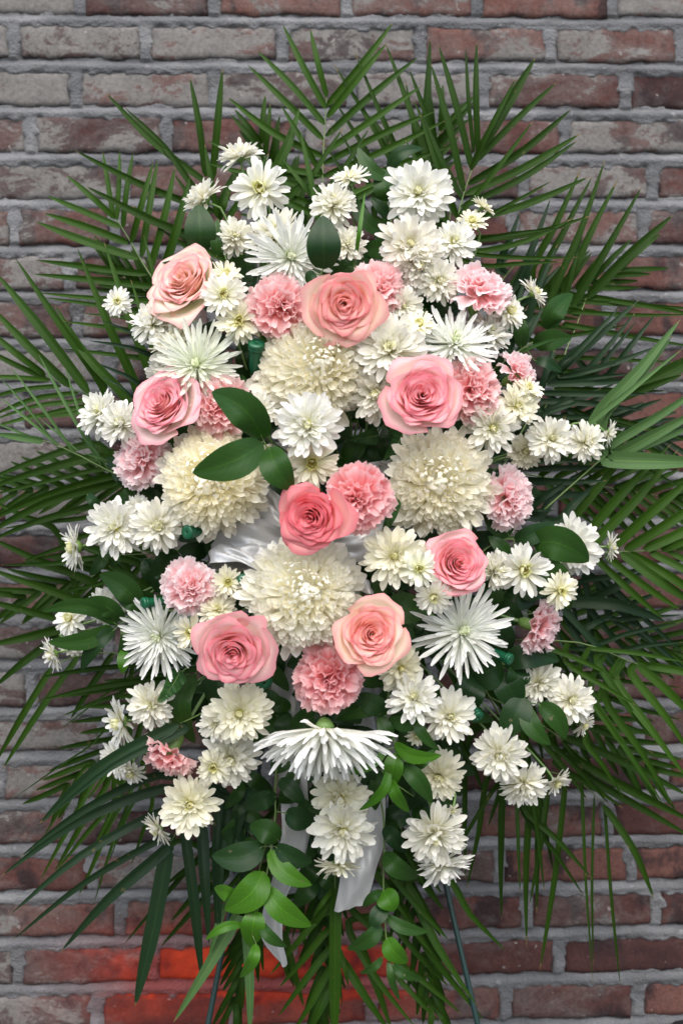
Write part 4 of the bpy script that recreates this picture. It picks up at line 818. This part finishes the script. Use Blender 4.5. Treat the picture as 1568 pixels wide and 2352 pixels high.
frond('dark palm frond hanging straight down at the lower left with broad leaflets', [(520, 1640), (470, 1760), (420, 1880), (390, 1940)], .05, .14, [
 (388, 1944, 310, 2312, 34), (422, 1890, 464, 2255, 22), (460, 1890, 480, 2170, 24), (499, 1830, 497, 2145, 24), (520, 1830, 505, 2140, 18), (372, 1960, 140, 2186, 24, .03), (375, 1925, 27, 2162, 15, .04), (377, 1864, 25, 2100, 19, .05), (370, 1814, 2, 2014, 21, .06), (365, 1779, 45, 1970, 19, .05), (545, 1850, 560, 2080, 22), (560, 1800, 530, 1990, 18)], M_palmblue)
frond('dark palm frond crossing behind the lower left with narrow slanting leaflets', [(640, 1800), (560, 1900), (500, 2000), (470, 2040)], .18, .28, [
 (486, 2040, 368, 2177, 12), (473, 1957, 285, 2170, 12), (530, 1960, 390, 2120, 14), (560, 1900, 370, 2040, 14), (600, 1890, 430, 2000, 13), (600, 1960, 470, 2110, 13), (640, 1990, 520, 2130, 12), (420, 1930, 300, 2010, 12), (520, 2010, 372, 2170, 14), (640, 1850, 540, 1950, 14)], M_palm)
frond('bluish palm leaflet pair crossing in front of the small lower left bloom', [(500, 1610), (460, 1640), (414, 1662)], -.07, -.05, [
 (410, 1665, 90, 1893, 24, .06), (420, 1680, 118, 1872, 14, .05)], M_palmblue)
frond('light green palm frond drooping at the lower left behind the dark one', [(440, 1640), (360, 1710), (310, 1760), (260, 1790)], .14, .22, [
 (255, 1789, 125, 2004, 12), (230, 1770, 92, 2024, 13), (300, 1824, 215, 2079, 8), (310, 1800, 230, 1940, 7), (332, 1765, 230, 1940, 6), (287, 1787, 204, 1969, 10), (200, 1760, 95, 1930, 9), (260, 1860, 180, 2060, 12), (330, 1790, 250, 1980, 7), (300, 1700, 200, 1840, 12), (280, 1820, 130, 2000, 12), (350, 1830, 300, 1990, 9)], M_palmgreen)
frond('broad palm frond at the left edge whose leaflets point up and left', [(420, 1010), (300, 950), (200, 905), (160, 890), (90, 855)], .06, .14, [
 (236, 886, 35, 592, 18), (204, 902, -10, 625, 20), (163, 889, -25, 700, 18), (104, 862, -40, 745, 14), (106, 868, -45, 795, 12), (288, 912, 126, 700, 20, -.05), (322, 912, 177, 567, 19), (350, 888, 239, 555, 18), (115, 873, -40, 864, 10), (140, 886, -40, 918, 10, .04), (180, 902, -20, 955, 11, .06), (190, 920, -20, 966, 11, .05), (185, 946, -30, 985, 12, .04), (380, 900, 300, 640, 14), (400, 880, 340, 700, 12), (260, 925, 60, 960, 10)], M_palmgreen)
frond('bluish narrow palm frond crossing left of the green hearted spider bloom', [(470, 900), (430, 850), (399, 803)], .0, .03, [
 (386, 828, 204, 782, 10, .04), (399, 803, 235, 735, 6), (347, 888, 226, 835, 10), (330, 920, 225, 860, 5)], M_palmblue)
frond('thin light green palm frond with wiry leaflets at the left edge', [(330, 1110), (265, 1088), (220, 1066), (170, 1040), (96, 1011), (0, 1004)], -.01, .02, [
 (130, 1024, 0, 866, 5), (170, 1040, 24, 842, 6), (232, 1068, 88, 812, 7), (135, 1023, 0, 912, 6), (230, 1066, 150, 843, 6), (100, 1013, -10, 996, 14), (180, 1036, 90, 960, 4), (262, 1063, 190, 1040, 4), (90, 1010, -10, 970, 5), (250, 1080, 190, 1000, 4)], M_palmlight)
frond('large dark palm frond sweeping out left below the thin wiry one', [(440, 1100), (340, 1085), (277, 1100), (210, 1150)], .08, .14, [
 (226, 1022, -40, 1106, 17, .03), (239, 1051, -50, 1130, 19, .03), (242, 1077, -50, 1145, 10), (265, 1092, -50, 1206, 19, .03), (277, 1105, -50, 1236, 17, .05), (207, 1163, -40, 1250, 15, .03), (340, 1130, 180, 1175, 12), (210, 1185, 0, 1215, 10)], M_palm)
frond('palm frond at the left edge with leaflets running down to the right', [(430, 1330), (354, 1354), (300, 1390), (223, 1420), (150, 1440)], .12, .2, [
 (140, 1233, -30, 1145, 14), (223, 1344, -50, 1222, 18), (354, 1360, 250, 1300, 19), (217, 1395, -50, 1298, 18), (170, 1430, -50, 1374, 16), (134, 1446, -40, 1485, 20), (110, 1480, -20, 1585, 18), (230, 1262, 60, 1287, 11), (250, 1285, 0, 1298, 12), (230, 1230, 50, 1290, 12), (330, 1300, 150, 1240, 14), (300, 1320, 140, 1360, 10), (340, 1290, 250, 1230, 12)], M_palm)
frond('palm frond at the left edge drooping over the bricks with long narrow leaflets', [(420, 1500), (330, 1520), (261, 1500), (182, 1506), (120, 1530)], .08, .16, [
 (118, 1535, -10, 1752, 14), (182, 1506, 5, 1768, 14), (261, 1500, 162, 1652, 14), (332, 1525, 90, 1556, 11), (350, 1555, 80, 1612, 13), (330, 1565, 127, 1603, 11), (287, 1586, 143, 1645, 10), (344, 1519, 137, 1678, 4), (330, 1600, 236, 1720, 8), (236, 1682, 28, 1836, 4), (400, 1520, 300, 1560, 14)], M_palm)
random.seed(23)
def auto_frond(bx, by, tx, ty, Y0, Y1, ll, n=11, mt=None, lab=None, w=14, spread=42):
    """dark fronds deep inside the spray, seen only through gaps"""
    d = Vector((tx-bx, ty-by)); L = d.length; d /= L; lv = []
    for i in range(n):
        q = .2+.8*i/(n-1); cx, cy = bx+d.x*L*q, by+d.y*L*q
        for s in (-1, 1):
            a = R(spread+random.uniform(-8, 8))*s*(1-.5*q); c, s_ = math.cos(a), math.sin(a)
            e = Vector((d.x*c-d.y*s_, d.x*s_+d.y*c)); l = ll*random.uniform(.8, 1.1)*(1-.35*q)
            lv.append((cx, cy, cx+e.x*l, cy+e.y*l, w))
    frond(lab, [(bx, by), (bx+d.x*L*.5+random.uniform(-8, 8), by+d.y*L*.5), (tx, ty)], Y0, Y1, lv, mt)
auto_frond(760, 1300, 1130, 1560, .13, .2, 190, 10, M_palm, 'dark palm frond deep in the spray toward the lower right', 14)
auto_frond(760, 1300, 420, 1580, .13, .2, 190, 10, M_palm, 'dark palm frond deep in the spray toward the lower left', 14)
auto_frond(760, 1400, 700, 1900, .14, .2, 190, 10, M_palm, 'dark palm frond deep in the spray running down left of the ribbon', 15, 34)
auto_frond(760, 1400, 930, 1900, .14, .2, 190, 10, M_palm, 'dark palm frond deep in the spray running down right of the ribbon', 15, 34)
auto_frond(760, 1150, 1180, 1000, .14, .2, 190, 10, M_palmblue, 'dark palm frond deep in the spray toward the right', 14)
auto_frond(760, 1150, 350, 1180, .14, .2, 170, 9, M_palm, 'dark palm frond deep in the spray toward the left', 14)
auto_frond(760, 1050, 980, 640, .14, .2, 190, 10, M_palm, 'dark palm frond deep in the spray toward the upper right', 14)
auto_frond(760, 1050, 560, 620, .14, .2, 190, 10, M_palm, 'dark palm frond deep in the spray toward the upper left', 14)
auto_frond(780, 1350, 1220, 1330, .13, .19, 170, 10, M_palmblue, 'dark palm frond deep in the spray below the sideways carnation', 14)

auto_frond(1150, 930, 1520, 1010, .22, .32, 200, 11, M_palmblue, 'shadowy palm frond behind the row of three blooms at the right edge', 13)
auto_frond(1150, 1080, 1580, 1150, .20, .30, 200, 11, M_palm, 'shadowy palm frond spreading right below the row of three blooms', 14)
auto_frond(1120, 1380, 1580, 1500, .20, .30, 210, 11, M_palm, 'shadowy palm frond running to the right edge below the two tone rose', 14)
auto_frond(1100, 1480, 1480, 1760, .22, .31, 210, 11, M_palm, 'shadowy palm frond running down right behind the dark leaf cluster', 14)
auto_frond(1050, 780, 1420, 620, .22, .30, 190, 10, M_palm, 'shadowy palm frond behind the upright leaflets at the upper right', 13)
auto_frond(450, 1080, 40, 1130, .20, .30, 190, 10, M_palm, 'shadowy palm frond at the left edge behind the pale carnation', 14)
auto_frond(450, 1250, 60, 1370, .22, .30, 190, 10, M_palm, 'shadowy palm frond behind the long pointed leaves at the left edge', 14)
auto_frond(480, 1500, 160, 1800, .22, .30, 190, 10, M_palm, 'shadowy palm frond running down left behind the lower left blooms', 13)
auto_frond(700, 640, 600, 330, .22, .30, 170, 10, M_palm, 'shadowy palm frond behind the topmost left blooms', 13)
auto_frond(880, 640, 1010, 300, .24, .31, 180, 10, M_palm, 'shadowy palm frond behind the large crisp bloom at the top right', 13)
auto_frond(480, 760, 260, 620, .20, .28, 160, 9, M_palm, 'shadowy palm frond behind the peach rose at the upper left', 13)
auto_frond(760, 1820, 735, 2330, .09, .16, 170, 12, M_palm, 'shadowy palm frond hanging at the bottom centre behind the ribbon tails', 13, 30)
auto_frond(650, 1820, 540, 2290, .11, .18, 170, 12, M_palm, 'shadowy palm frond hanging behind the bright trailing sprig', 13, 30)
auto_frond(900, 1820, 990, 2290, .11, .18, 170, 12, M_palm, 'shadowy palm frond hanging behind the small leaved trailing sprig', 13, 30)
# broad leaved sprigs: leaves (basex, basey, tipx, tipy, width, material, bow)
lvc = 0
def sprig(label, stem, Y, leaves, group='broad leaved sprigs', cat='leaf sprig', Ytip=None):
    global lvc
    lvc += 1; rnd = random.Random(lvc*29)
    n = len(stem); Yt = Y if Ytip is None else Ytip
    S3 = [at(x, y, Y+.0+(Yt-Y)*i/(n-1)) for i, (x, y) in enumerate(stem)]; o0 = S3[0]
    t = thing('leaf_sprig', label, cat, o0, group)
    v, f = tube(catmull([p-o0 for p in S3], 10), px(2.6), px(1.4), 6); link('stem', mesh('stem', v, f, M_rachis), t)
    S2 = catmull([Vector((x, y, 0)) for x, y in stem], 30)
    for lf in leaves:
        bx, by, tx, ty, W = lf[:5]; mt = lf[5] if len(lf) > 5 and lf[5] else M_rus; bow = lf[6] if len(lf) > 6 else rnd.uniform(-.08, .08)
        k = min(range(31), key=lambda i: (S2[i]-Vector((bx, by, 0))).length); yb = Y+(Yt-Y)*k/30
        L = math.hypot(tx-bx, ty-by); nx, ny = -(ty-by)/L, (tx-bx)/L
        arch = -.00018*L*rnd.uniform(.5, 1.1); ye = yb+rnd.uniform(-.010, .012)
        pts = [at(bx, by, yb), at(bx+(tx-bx)*.35+nx*bow*L, by+(ty-by)*.35+ny*bow*L, yb+arch), at(bx+(tx-bx)*.7+nx*bow*.8*L, by+(ty-by)*.7+ny*bow*.8*L, yb*.4+ye*.6+arch*.8), at(tx, ty, ye)]
        far = (S2[k]-Vector((bx, by, 0))).length
        P = [p-o0 for p in catmull(pts, 12)]
        v, f, uv = blade(P, px(W*1.12), fold=.26, nu=6, prof=leaf_prof, roll=rnd.uniform(-.35, .35), curl=.12)
        link('leaf', mesh('leaf', v, f, mt, uv), t)
        if far > 4:
            v, f = tube([at(S2[k].x, S2[k].y, yb)-o0, at((S2[k].x+bx)/2, (S2[k].y+by)/2, yb+.002)-o0, P[0], P[1]], px(1.5), px(1.0), 5)
            link('leaf_stalk', mesh('leaf_stalk', v, f, M_rachis), t)
    return t
G_, B_ = M_rusg, M_rusb
sprig('two rounded dark green leaves rising above the peach rose', [(540, 720), (480, 610), (462, 570)], -.02, [(462, 577, 456, 468, 64, M_rus, 0), (497, 590, 498, 503, 26, M_rusg, 0), (450, 600, 372, 603, 14)])
sprig('upright oval dark leaf standing above the coral rose', [(760, 760), (735, 650), (744, 615)], -.13, [(744, 618, 742, 494, 66, M_rus, 0), (725, 628, 705, 650, 26)])
sprig('leaf sprig left of the large crisp white bloom at the top', [(905, 640), (898, 520), (893, 450), (893, 390)], .02, [(893, 408, 822, 338, 34, G_, -.15), (893, 395, 972, 340, 30, M_rus, -.2), (890, 462, 873, 385, 48, G_), (888, 540, 800, 430, 34, G_, -.12), (900, 580, 826, 572, 40, G_), (893, 500, 850, 452, 24), (920, 500, 985, 520, 36, G_)])
sprig('single blade like green leaf standing up at the top right of the upright oval leaf', [(812, 620), (822, 560)], -.03, [(815, 600, 838, 440, 9, B_, 0)])
sprig('leaf sprig at the upper right edge below the side-on chrysanthemum', [(1130, 850), (1200, 800), (1240, 775), (1262, 745)], .0, [(1256, 757, 1315, 674, 46, G_, -.1), (1251, 752, 1299, 717, 38, G_, -.1), (1224, 792, 1312, 776, 44, G_, -.05), (1196, 798, 1169, 708, 34, G_, .1), (1227, 828, 1290, 855, 26, M_rus, -.1), (1180, 800, 1135, 775, 52), (1160, 830, 1150, 800, 44), (1150, 845, 1310, 770, 7, G_)])
sprig('three large glossy dark leaves between the left globe and the central blooms', [(640, 1120), (617, 1040), (605, 1012)], -.19, [(604, 1008, 486, 900, 68, M_rusg, .12), (605, 1018, 442, 1086, 68, M_rusg, -.06), (617, 1026, 673, 1124, 58, M_rusg, .08)], Ytip=-.20)
sprig('pointed green leaves at the right, one covering a white chrysanthemum', [(1080, 1290), (1150, 1240), (1222, 1246), (1250, 1252)], -.05, [(1170, 1232, 1130, 1128, 58, G_, -.08), (1180, 1240, 1274, 1201, 40, M_rus, .05), (1222, 1246, 1352, 1290, 70, G_, -.12), (1175, 1285, 1120, 1232, 30, G_), (1225, 1290, 1308, 1400, 66, G_, -.1)])
sprig('two dark leaves between the apricot rose and the two tone rose', [(860, 1420), (880, 1385), (885, 1372)], -.05, [(885, 1380, 990, 1396, 64, G_, .1), (885, 1372, 838, 1345, 36, G_)])
sprig('spread leaf sprig reaching out at the left edge below the touching pair', [(420, 1400), (322, 1412), (275, 1435)], .0, [(322, 1397, 228, 1319, 54, G_, .1), (326, 1400, 262, 1368, 40, G_, .1), (281, 1426, 188, 1382, 42, G_, .12), (271, 1437, 97, 1405, 34, G_, .16), (258, 1440, 110, 1475, 40, G_, -.10), (265, 1445, 187, 1541, 34, M_rus, .1), (300, 1428, 272, 1504, 32, G_, -.1), (285, 1490, 281, 1548, 26, B_, 0)])
sprig('dark leaves beside the lower left carnation', [(460, 1330), (410, 1290), (390, 1270)], .02, [(402, 1262, 358, 1362, 62), (247, 1262, 206, 1322, 26), (275, 1275, 255, 1300, 22, G_), (302, 1122, 293, 1170, 26), (200, 1135, 228, 1175, 22), (358, 1118, 340, 1165, 48), (330, 1285, 352, 1350, 22)])
sprig('long hanging leaf and a rounded one left below the full pink rose', [(500, 1520), (470, 1530), (450, 1545)], -.02, [(450, 1548, 448, 1708, 50, G_, .22), (520, 1545, 478, 1612, 60, M_rus, .0), (470, 1525, 430, 1545, 12, G_), (400, 1690, 430, 1640, 8)])
sprig('cluster of dark glossy leaves below the lone right carnation', [(1060, 1480), (1154, 1523), (1200, 1570), (1206, 1612)], -.02, [(1154, 1524, 1066, 1546, 78, M_rus, -.1), (1154, 1528, 1284, 1517, 52, M_rus, -.12), (1178, 1578, 1191, 1519, 52, M_rus, .1), (1203, 1600, 1150, 1692, 62, M_rus, -.05), (1206, 1617, 1264, 1711, 40, G_, .12), (1236, 1618, 1298, 1699, 42, G_, -.12), (1150, 1545, 1192, 1625, 64), (1095, 1555, 1056, 1640, 64), (1130, 1420, 1170, 1500, 60)])
sprig('bright green pointed leaves right of the umbrella shaped bloom', [(900, 1560), (885, 1640), (905, 1700), (912, 1760), (905, 1800)], -.09, [(888, 1722, 777, 1776, 20, B_, -.12), (908, 1730, 896, 1811, 40, B_, 0), (905, 1706, 1014, 1735, 30, B_, .16), (893, 1762, 824, 1862, 22, B_, -.15), (898, 1790, 940, 1867, 26, B_, .08), (920, 1755, 992, 1845, 36, G_, -.06), (900, 1700, 870, 1640, 30, G_), (890, 1655, 980, 1660, 34, G_), (950, 1640, 1010, 1725, 22, G_, .1), (955, 1770, 1000, 1720, 20, G_), (890, 1640, 810, 1600, 44, M_rus), (900, 1630, 770, 1655, 24, G_), (950, 1830, 940, 1780, 10, M_rus)])
sprig('trailing sprig of bright curved leaves hanging at the bottom left of the ribbon', [(640, 1700), (632, 1800), (632, 1880), (621, 1960), (606, 2040), (590, 2095), (580, 2150)], .0, [(604, 2002, 516, 2092, 66, B_, -.12), (621, 1951, 716, 2034, 42, B_, .14), (609, 2038, 715, 2128, 50, B_, .10), (587, 2092, 573, 2176, 50, B_, 0), (560, 2126, 472, 2160, 20, B_, .12), (588, 2168, 551, 2247, 26, B_, -.1), (598, 2120, 658, 2176, 26, G_, .1), (540, 2060, 492, 2042, 36, B_, 0), (603, 1945, 486, 1966, 60, M_rus, -.12), (640, 1932, 572, 1900, 50, G_, .1), (632, 1945, 718, 1980, 46, M_rus, .1), (655, 1868, 728, 1880, 50, M_rus, .1), (635, 1830, 560, 1860, 40, M_rus), (640, 1790, 700, 1850, 34, M_rus)], Ytip=-.02)
sprig('trailing sprig of small curved leaves hanging at the bottom right of the ribbon', [(860, 1780), (880, 1870), (882, 1960), (880, 2050), (886, 2150), (893, 2215)], .02, [(883, 1957, 962, 2017, 42, G_, .12), (880, 2046, 905, 2094, 48, B_, 0), (878, 2048, 833, 2085, 22, G_), (887, 2105, 983, 2141, 28, G_, .1), (874, 2122, 797, 2181, 36, G_, -.12), (888, 2155, 936, 2213, 44, B_, .10), (878, 2200, 826, 2237, 18, G_, -.1), (892, 2206, 918, 2300, 16, G_, .05), (900, 2215, 970, 2250, 22, G_, .1), (885, 2080, 850, 2130, 36, M_rus), (880, 1900, 930, 1960, 36, M_rus)], Ytip=.0)
# dark foliage deep in the spray, seen between blooms
random.seed(5); used_ = set()
for i in range(44):
    a = i*2.399963; q = math.sqrt((i+.7)/44); cx = 765+q*430*math.cos(a); cy = 1190+q*620*math.sin(a)
    Y = edge_y(cx, cy)*.55+.075
    dx, dy = math.cos(a+random.uniform(-1, 1)), math.sin(a+random.uniform(-1, 1)); L = 120
    st = [(cx-dx*60, cy-dy*60), (cx, cy), (cx+dx*60, cy+dy*60)]; lv = []
    for k in range(7):
        t_ = -1+k/3; bx, by = cx+dx*60*t_, cy+dy*60*t_; s = -1 if k % 2 else 1
        an = math.atan2(dy, dx)+s*R(random.uniform(30, 80)); l = random.uniform(65, 100)
        lv.append((bx, by, bx+math.cos(an)*l, by+math.sin(an)*l, random.uniform(32, 52), random.choice([M_rus, M_rus, G_])))
    tk = sorted(FL, key=lambda q_: math.hypot(q_[0]-cx, q_[1]-cy)); tk = next(q_ for q_ in tk if q_[2] not in used_); used_.add(tk[2])
    lb = 'dark filler leaves in the gaps beside the '+tk[2].replace(',', ''); lb = ' '.join(lb.split()[:16])
    s_ = sprig(lb, st, Y, lv, group='filler greenery between the blooms', cat='greenery')
    s_.name = 'filler_sprig'
for (cx, cy, Y, lb) in [(560, 1850, .08, 'dark leaves hanging below the small open bloom at lower left of centre'), (945, 1820, .09, 'dark leaves behind the broad bloom under the hanging bud'), (730, 1960, .09, 'dark leaves behind the ribbon tails left of the lowest centre bloom'), (1010, 1740, .08, 'dark leaves between the bright pointed leaves and the three lower right blooms'),]:
    st = [(cx-8, cy-80), (cx+4, cy), (cx, cy+85)]; lv = []
    for k in range(9):
        by = cy-75+k*19; s = -1 if k % 2 else 1; l = random.uniform(60, 92); an = R(90-s*random.uniform(25, 70))
        lv.append((cx, by, cx+math.cos(an)*l, by+math.sin(an)*l, random.uniform(26, 42), random.choice([M_rus, G_])))
    sprig(lb, st, Y, lv, group='filler greenery between the blooms', cat='greenery').name = 'filler_sprig'
# leather fern fronds
def fern(label, x0, y0, x1, y1, W, Y, seed=1):
    rnd = random.Random(seed); o0 = at(x0, y0, Y); t = thing('fern_frond', label, 'fern', o0, 'leather fern fronds')
    P = catmull([at(x0, y0, Y), at((x0+x1)/2+6, (y0+y1)/2, Y-.01), at(x1, y1, Y)], 30); P = [p-o0 for p in P]
    v, f = tube(P, px(1.6), px(.6), 5); link('rachis', mesh('rachis', v, f, M_rachis), t)
    n = len(P)-1; d = (P[-1]-P[0]).normalized(); side = d.cross(Vector((0, -1, 0))).normalized()
    for j in range(2, n, 1):
        q = j/n; l = px(W)*(1-q)**.7
        for s in (-1, 1):
            tip = P[j]+side*s*l+d*l*.45+Vector((0, rnd.uniform(-.004, .002), 0))
            v, f, uv = blade(catmull([P[j], (P[j]+tip)/2, tip], 6), l*.42, fold=.2, nu=2, prof=lambda v: max(.05, math.sin(math.pi*min(.98, v*.8+.15)))*(1+.22*(int(v*6) % 2)))
            link('leaflet', mesh('leaflet', v, f, M_fern, uv), t)
fern('fern tip hanging below the spiral pink rose', 930, 985, 880, 1060, 22, -.06, 1)
fern('fern tip dangling left of the right hand globe bloom', 905, 1140, 878, 1225, 20, -.13, 2)
fern('fern tip pointing down at the left below the spider bloom', 415, 1540, 362, 1615, 26, -.06, 3)
fern('fern tip between the spiral pink rose and the ribbon', 870, 1000, 800, 1010, 22, -.03, 4)
fern('fern leaf above the carnation beside the lilac pink rose', 548, 900, 556, 860, 14, -.06, 5)
fern('fern tip under the right hand side of the big cream globe', 900, 950, 905, 1040, 24, -.04, 6)

# ------------------------------------------------------------------ water tubes
C_tube = cup_mesh('tube_body', [(.0, -3.6), (.55, -3.4), (.72, -2.6), (.80, 0)], M_tube, 16)
C_cap = cup_mesh('tube_cap', [(.80, 0), (1.0, .0), (1.0, .25), (.94, .30), (1.0, .36), (1.0, .72), (.92, .86), (.25, .92), (.12, .80)], M_tube, 18)
def wtube(x, y, r, ax, ay, label, dz=0):
    Y = edge_y(x, y)+.03+dz; M_, n = orient(ax, ay, 0); rw = px(r, Y); t = thing('water_tube', label, 'water tube', at(x, y, Y), 'green plastic water tubes')
    M_ = M_ @ Matrix.Diagonal((rw, rw, rw, 1)); link('tube_body', C_tube, t, M_); link('tube_cap', C_cap, t, M_)
wtube(588, 800, 19, .1, .75, 'green plastic water tube under the creamy dark centred bloom at upper left', -.02)
wtube(438, 1222, 17, -.6, .0, 'green plastic water tube under the left globe bloom', -.02)
wtube(338, 1385, 14, -.85, -.05, 'green plastic water tube at the left below the touching pair', -.02)
wtube(602, 1560, 20, .3, -.5, 'green plastic water tube at the right side of the full pink rose', -.01)
wtube(1163, 1512, 14, .75, -.3, 'green plastic water tube above the dark leaf cluster at lower right', -.02)
wtube(876, 722, 16, .2, .2, 'green plastic water tube tucked beside the coral rose', -.02)
wtube(1092, 1640, 15, .4, -.6, 'green plastic water tube above the three lower right blooms', -.0)
wtube(556, 1332, 14, .5, .1, 'green plastic water tube left of the white globe', -.02)

# ------------------------------------------------------------------ foam and easel
def ellipsoid_box(a, b, c, n=16, m=10, p=.55):
    v = []; f = []
    sg = lambda x, e: math.copysign(abs(x)**e, x)
    for j in range(m+1):
        th = -math.pi/2+math.pi*j/m
        for i in range(n):
            ph = 2*math.pi*i/n
            v.append((a*sg(math.cos(th), p)*sg(math.cos(ph), p), b*sg(math.cos(th), p)*sg(math.sin(ph), p), c*sg(math.sin(th), p)))
    for j in range(m):
        for i in range(n): f.append((j*n+i, j*n+(i+1) % n, (j+1)*n+(i+1) % n, (j+1)*n+i))
    return v, f
ft = thing('foam_cage', 'dark green floral foam block in its cage hidden in the middle of the spray', 'floral foam', FOAM)
v, f = ellipsoid_box(.075, .045, .15); link('foam_block', mesh('foam_block', v, f, M_foam), ft)
for k in range(-2, 3):
    P = [Vector((.083*math.cos(a), -.052*math.sin(a), k*.05)) for a in [i*math.pi/10 for i in range(11)]]
    v, f = tube(P, .002, .002, 5); link('cage_bar', mesh('cage_bar', v, f, M_tube), ft)
ea = thing('wire_easel', 'dark green metal easel with slim splayed legs carrying the spray', 'easel', Vector((0, .16, 0)))
def bar(nm, a, b, r=.0042):
    P = [Vector(a).lerp(Vector(b), i/6)-ea.location for i in range(7)]
    v, f = tube(P, r, r, 10); o = link(nm, mesh(nm, v, f, M_easel), ea)
    return o
apex = at(770, 900, .20)
def down(x1, y1, Y1, x2, y2, Y2):      # extend the line p1-p2 to the pavement
    p = at(x1, y1, Y1); q = at(x2, y2, Y2); k = (p.z-.006)/(p.z-q.z); return p, p+(q-p)*k
p, q = down(545, 2010, .16, 478, 2352, .13); bar('leg', p+(p-q)*.55, q)
p, q = down(1018, 2010, .16, 1096, 2352, .13); bar('leg', p+(p-q)*.55, q)
bar('leg', apex, (-.0116, .40, .006)); bar('crossbar', at(560, 1700, .18), at(1000, 1700, .18), .0035); bar('crossbar', at(600, 1350, .185), at(930, 1350, .185), .0035)

# ------------------------------------------------------------------ ribbon
bow = thing('ribbon_bow', 'silvery white satin ribbon bow with long tails hanging through the spray', 'ribbon', at(760, 1230, -.06))
def strip(nm, pts, seg=30, nu=12, curl=0.0):
    """pts: (x, y, Y, half width, direction angle of the width vector in the picture (deg), depth slope of the width vector)"""
    A = catmull([at(p[0], p[1], p[2]) for p in pts], seg)
    Wd = catmull([Vector((math.cos(R(p[4]))*p[3]*S, p[5]*p[3]*S, math.sin(R(p[4]))*p[3]*S)) for p in pts], seg)
    vs = []; uv = []
    for j in range(seg+1):
        n = (A[min(j+1, seg)]-A[max(j-1, 0)]).cross(Wd[j]); n = n.normalized() if n.length > 1e-9 else Vector((0, -1, 0))
        for i in range(nu+1):
            u = i/nu*2-1; vs.append(A[j]+Wd[j]*u+n*(curl*(1-u*u)*.01+.0022*math.sin(u*4+j*.35+len(pts))+.0016*math.sin(u*9-j*.6))-bow.location); uv.append((i/nu, j/seg))
    return link(nm, mesh(nm, vs, grid_faces(nu, seg), M_rib, uv), bow)
# loops (out and back), then tails
strip('loop', [(700, 1230, -.04, 22, 90, 0), (640, 1175, -.07, 40, 100, .3), (590, 1150, -.05, 42, 80, .8), (560, 1180, -.02, 42, 75, .6), (640, 1230, -.02, 26, 90, 0)], curl=.5)
strip('loop', [(700, 1250, -.05, 20, 90, 0), (610, 1240, -.09, 42, 95, .2), (520, 1225, -.08, 50, 85, -.1), (484, 1235, -.05, 45, 82, 0), (520, 1255, -.025, 45, 85, .2), (700, 1260, -.02, 22, 90, 0)], curl=.6)
strip('loop', [(690, 1270, -.05, 16, 90, 0), (600, 1275, -.085, 40, 100, .5), (545, 1272, -.09, 16, 95, .9), (500, 1262, -.07, 34, 60, 1.0), (560, 1290, -.03, 36, 80, .4), (690, 1290, -.03, 16, 90, 0)], curl=-.6)
strip('loop', [(760, 1240, -.05, 18, 90, 0), (830, 1250, -.07, 40, 80, .2), (880, 1230, -.06, 44, 95, .6), (850, 1200, -.02, 40, 90, 0), (760, 1230, -.03, 20, 90, 0)], curl=.5)
strip('loop', [(760, 1200, -.05, 18, 30, 0), (810, 1110, -.06, 42, 20, .4), (845, 1062, -.05, 40, 10, 1.0), (870, 1080, -.02, 40, 10, .5), (790, 1200, -.02, 20, 20, 0)], curl=.5)
strip('loop', [(750, 1260, -.05, 18, 120, 0), (800, 1310, -.06, 40, 120, .2), (830, 1335, -.05, 38, 130, .9), (790, 1340, -.02, 38, 130, .2), (750, 1280, -.02, 20, 120, 0)], curl=.5)
strip('knot', [(735, 1215, -.07, 18, 0, 0), (740, 1240, -.085, 20, 0, 0), (742, 1270, -.07, 18, 0, 0)], 8)
strip('tail', [(745, 1260, -.05, 25, 0, 0), (700, 1400, -.01, 38, 4, .1), (680, 1500, .02, 40, 8, .2), (655, 1600, .03, 38, 8, .3), (650, 1700, .03, 40, -4, -.2), (672, 1800, .03, 36, -10, -.5), (680, 1900, .04, 34, 0, .3), (664, 1990, .04, 36, 14, .5), (630, 2080, .04, 28, 24, .2), (625, 2150, .04, 26, 0, -.3), (652, 2215, .05, 8, -30, 0)], 60, curl=.5)
strip('tail', [(750, 1260, -.05, 25, 0, 0), (800, 1450, .03, 38, 0, .2), (820, 1650, .05, 42, -5, .3), (835, 1780, .04, 46, 0, -.2), (836, 1870, .03, 50, 4, .1), (832, 1950, .03, 48, 6, .3), (820, 2020, .03, 42, 12, 0), (804, 2085, .04, 40, 18, -.2)], 60, curl=.5)
strip('tail', [(760, 1300, .05, 24, 0, 0), (860, 1600, .09, 36, 0, 0), (930, 1850, .10, 36, -20, 0), (985, 1960, .11, 34, -30, 0)], 30, curl=.4)

# ------------------------------------------------------------------ dark bag edge in the lower right corner
bg_o = thing('dark_bag', 'rounded black edge of an object at the bottom right corner against the bricks', 'bag', at(1590, 2480, .22))
v, f = ellipsoid_box(.055, .05, .088, 24, 14, .75); link('bag_body', mesh('bag_body', v, f, M_black), bg_o)
P = [Vector((.02*math.cos(a), 0, .08+.03*math.sin(a))) for a in [i*math.pi/10 for i in range(11)]]
print('objects', len(bpy.data.objects))
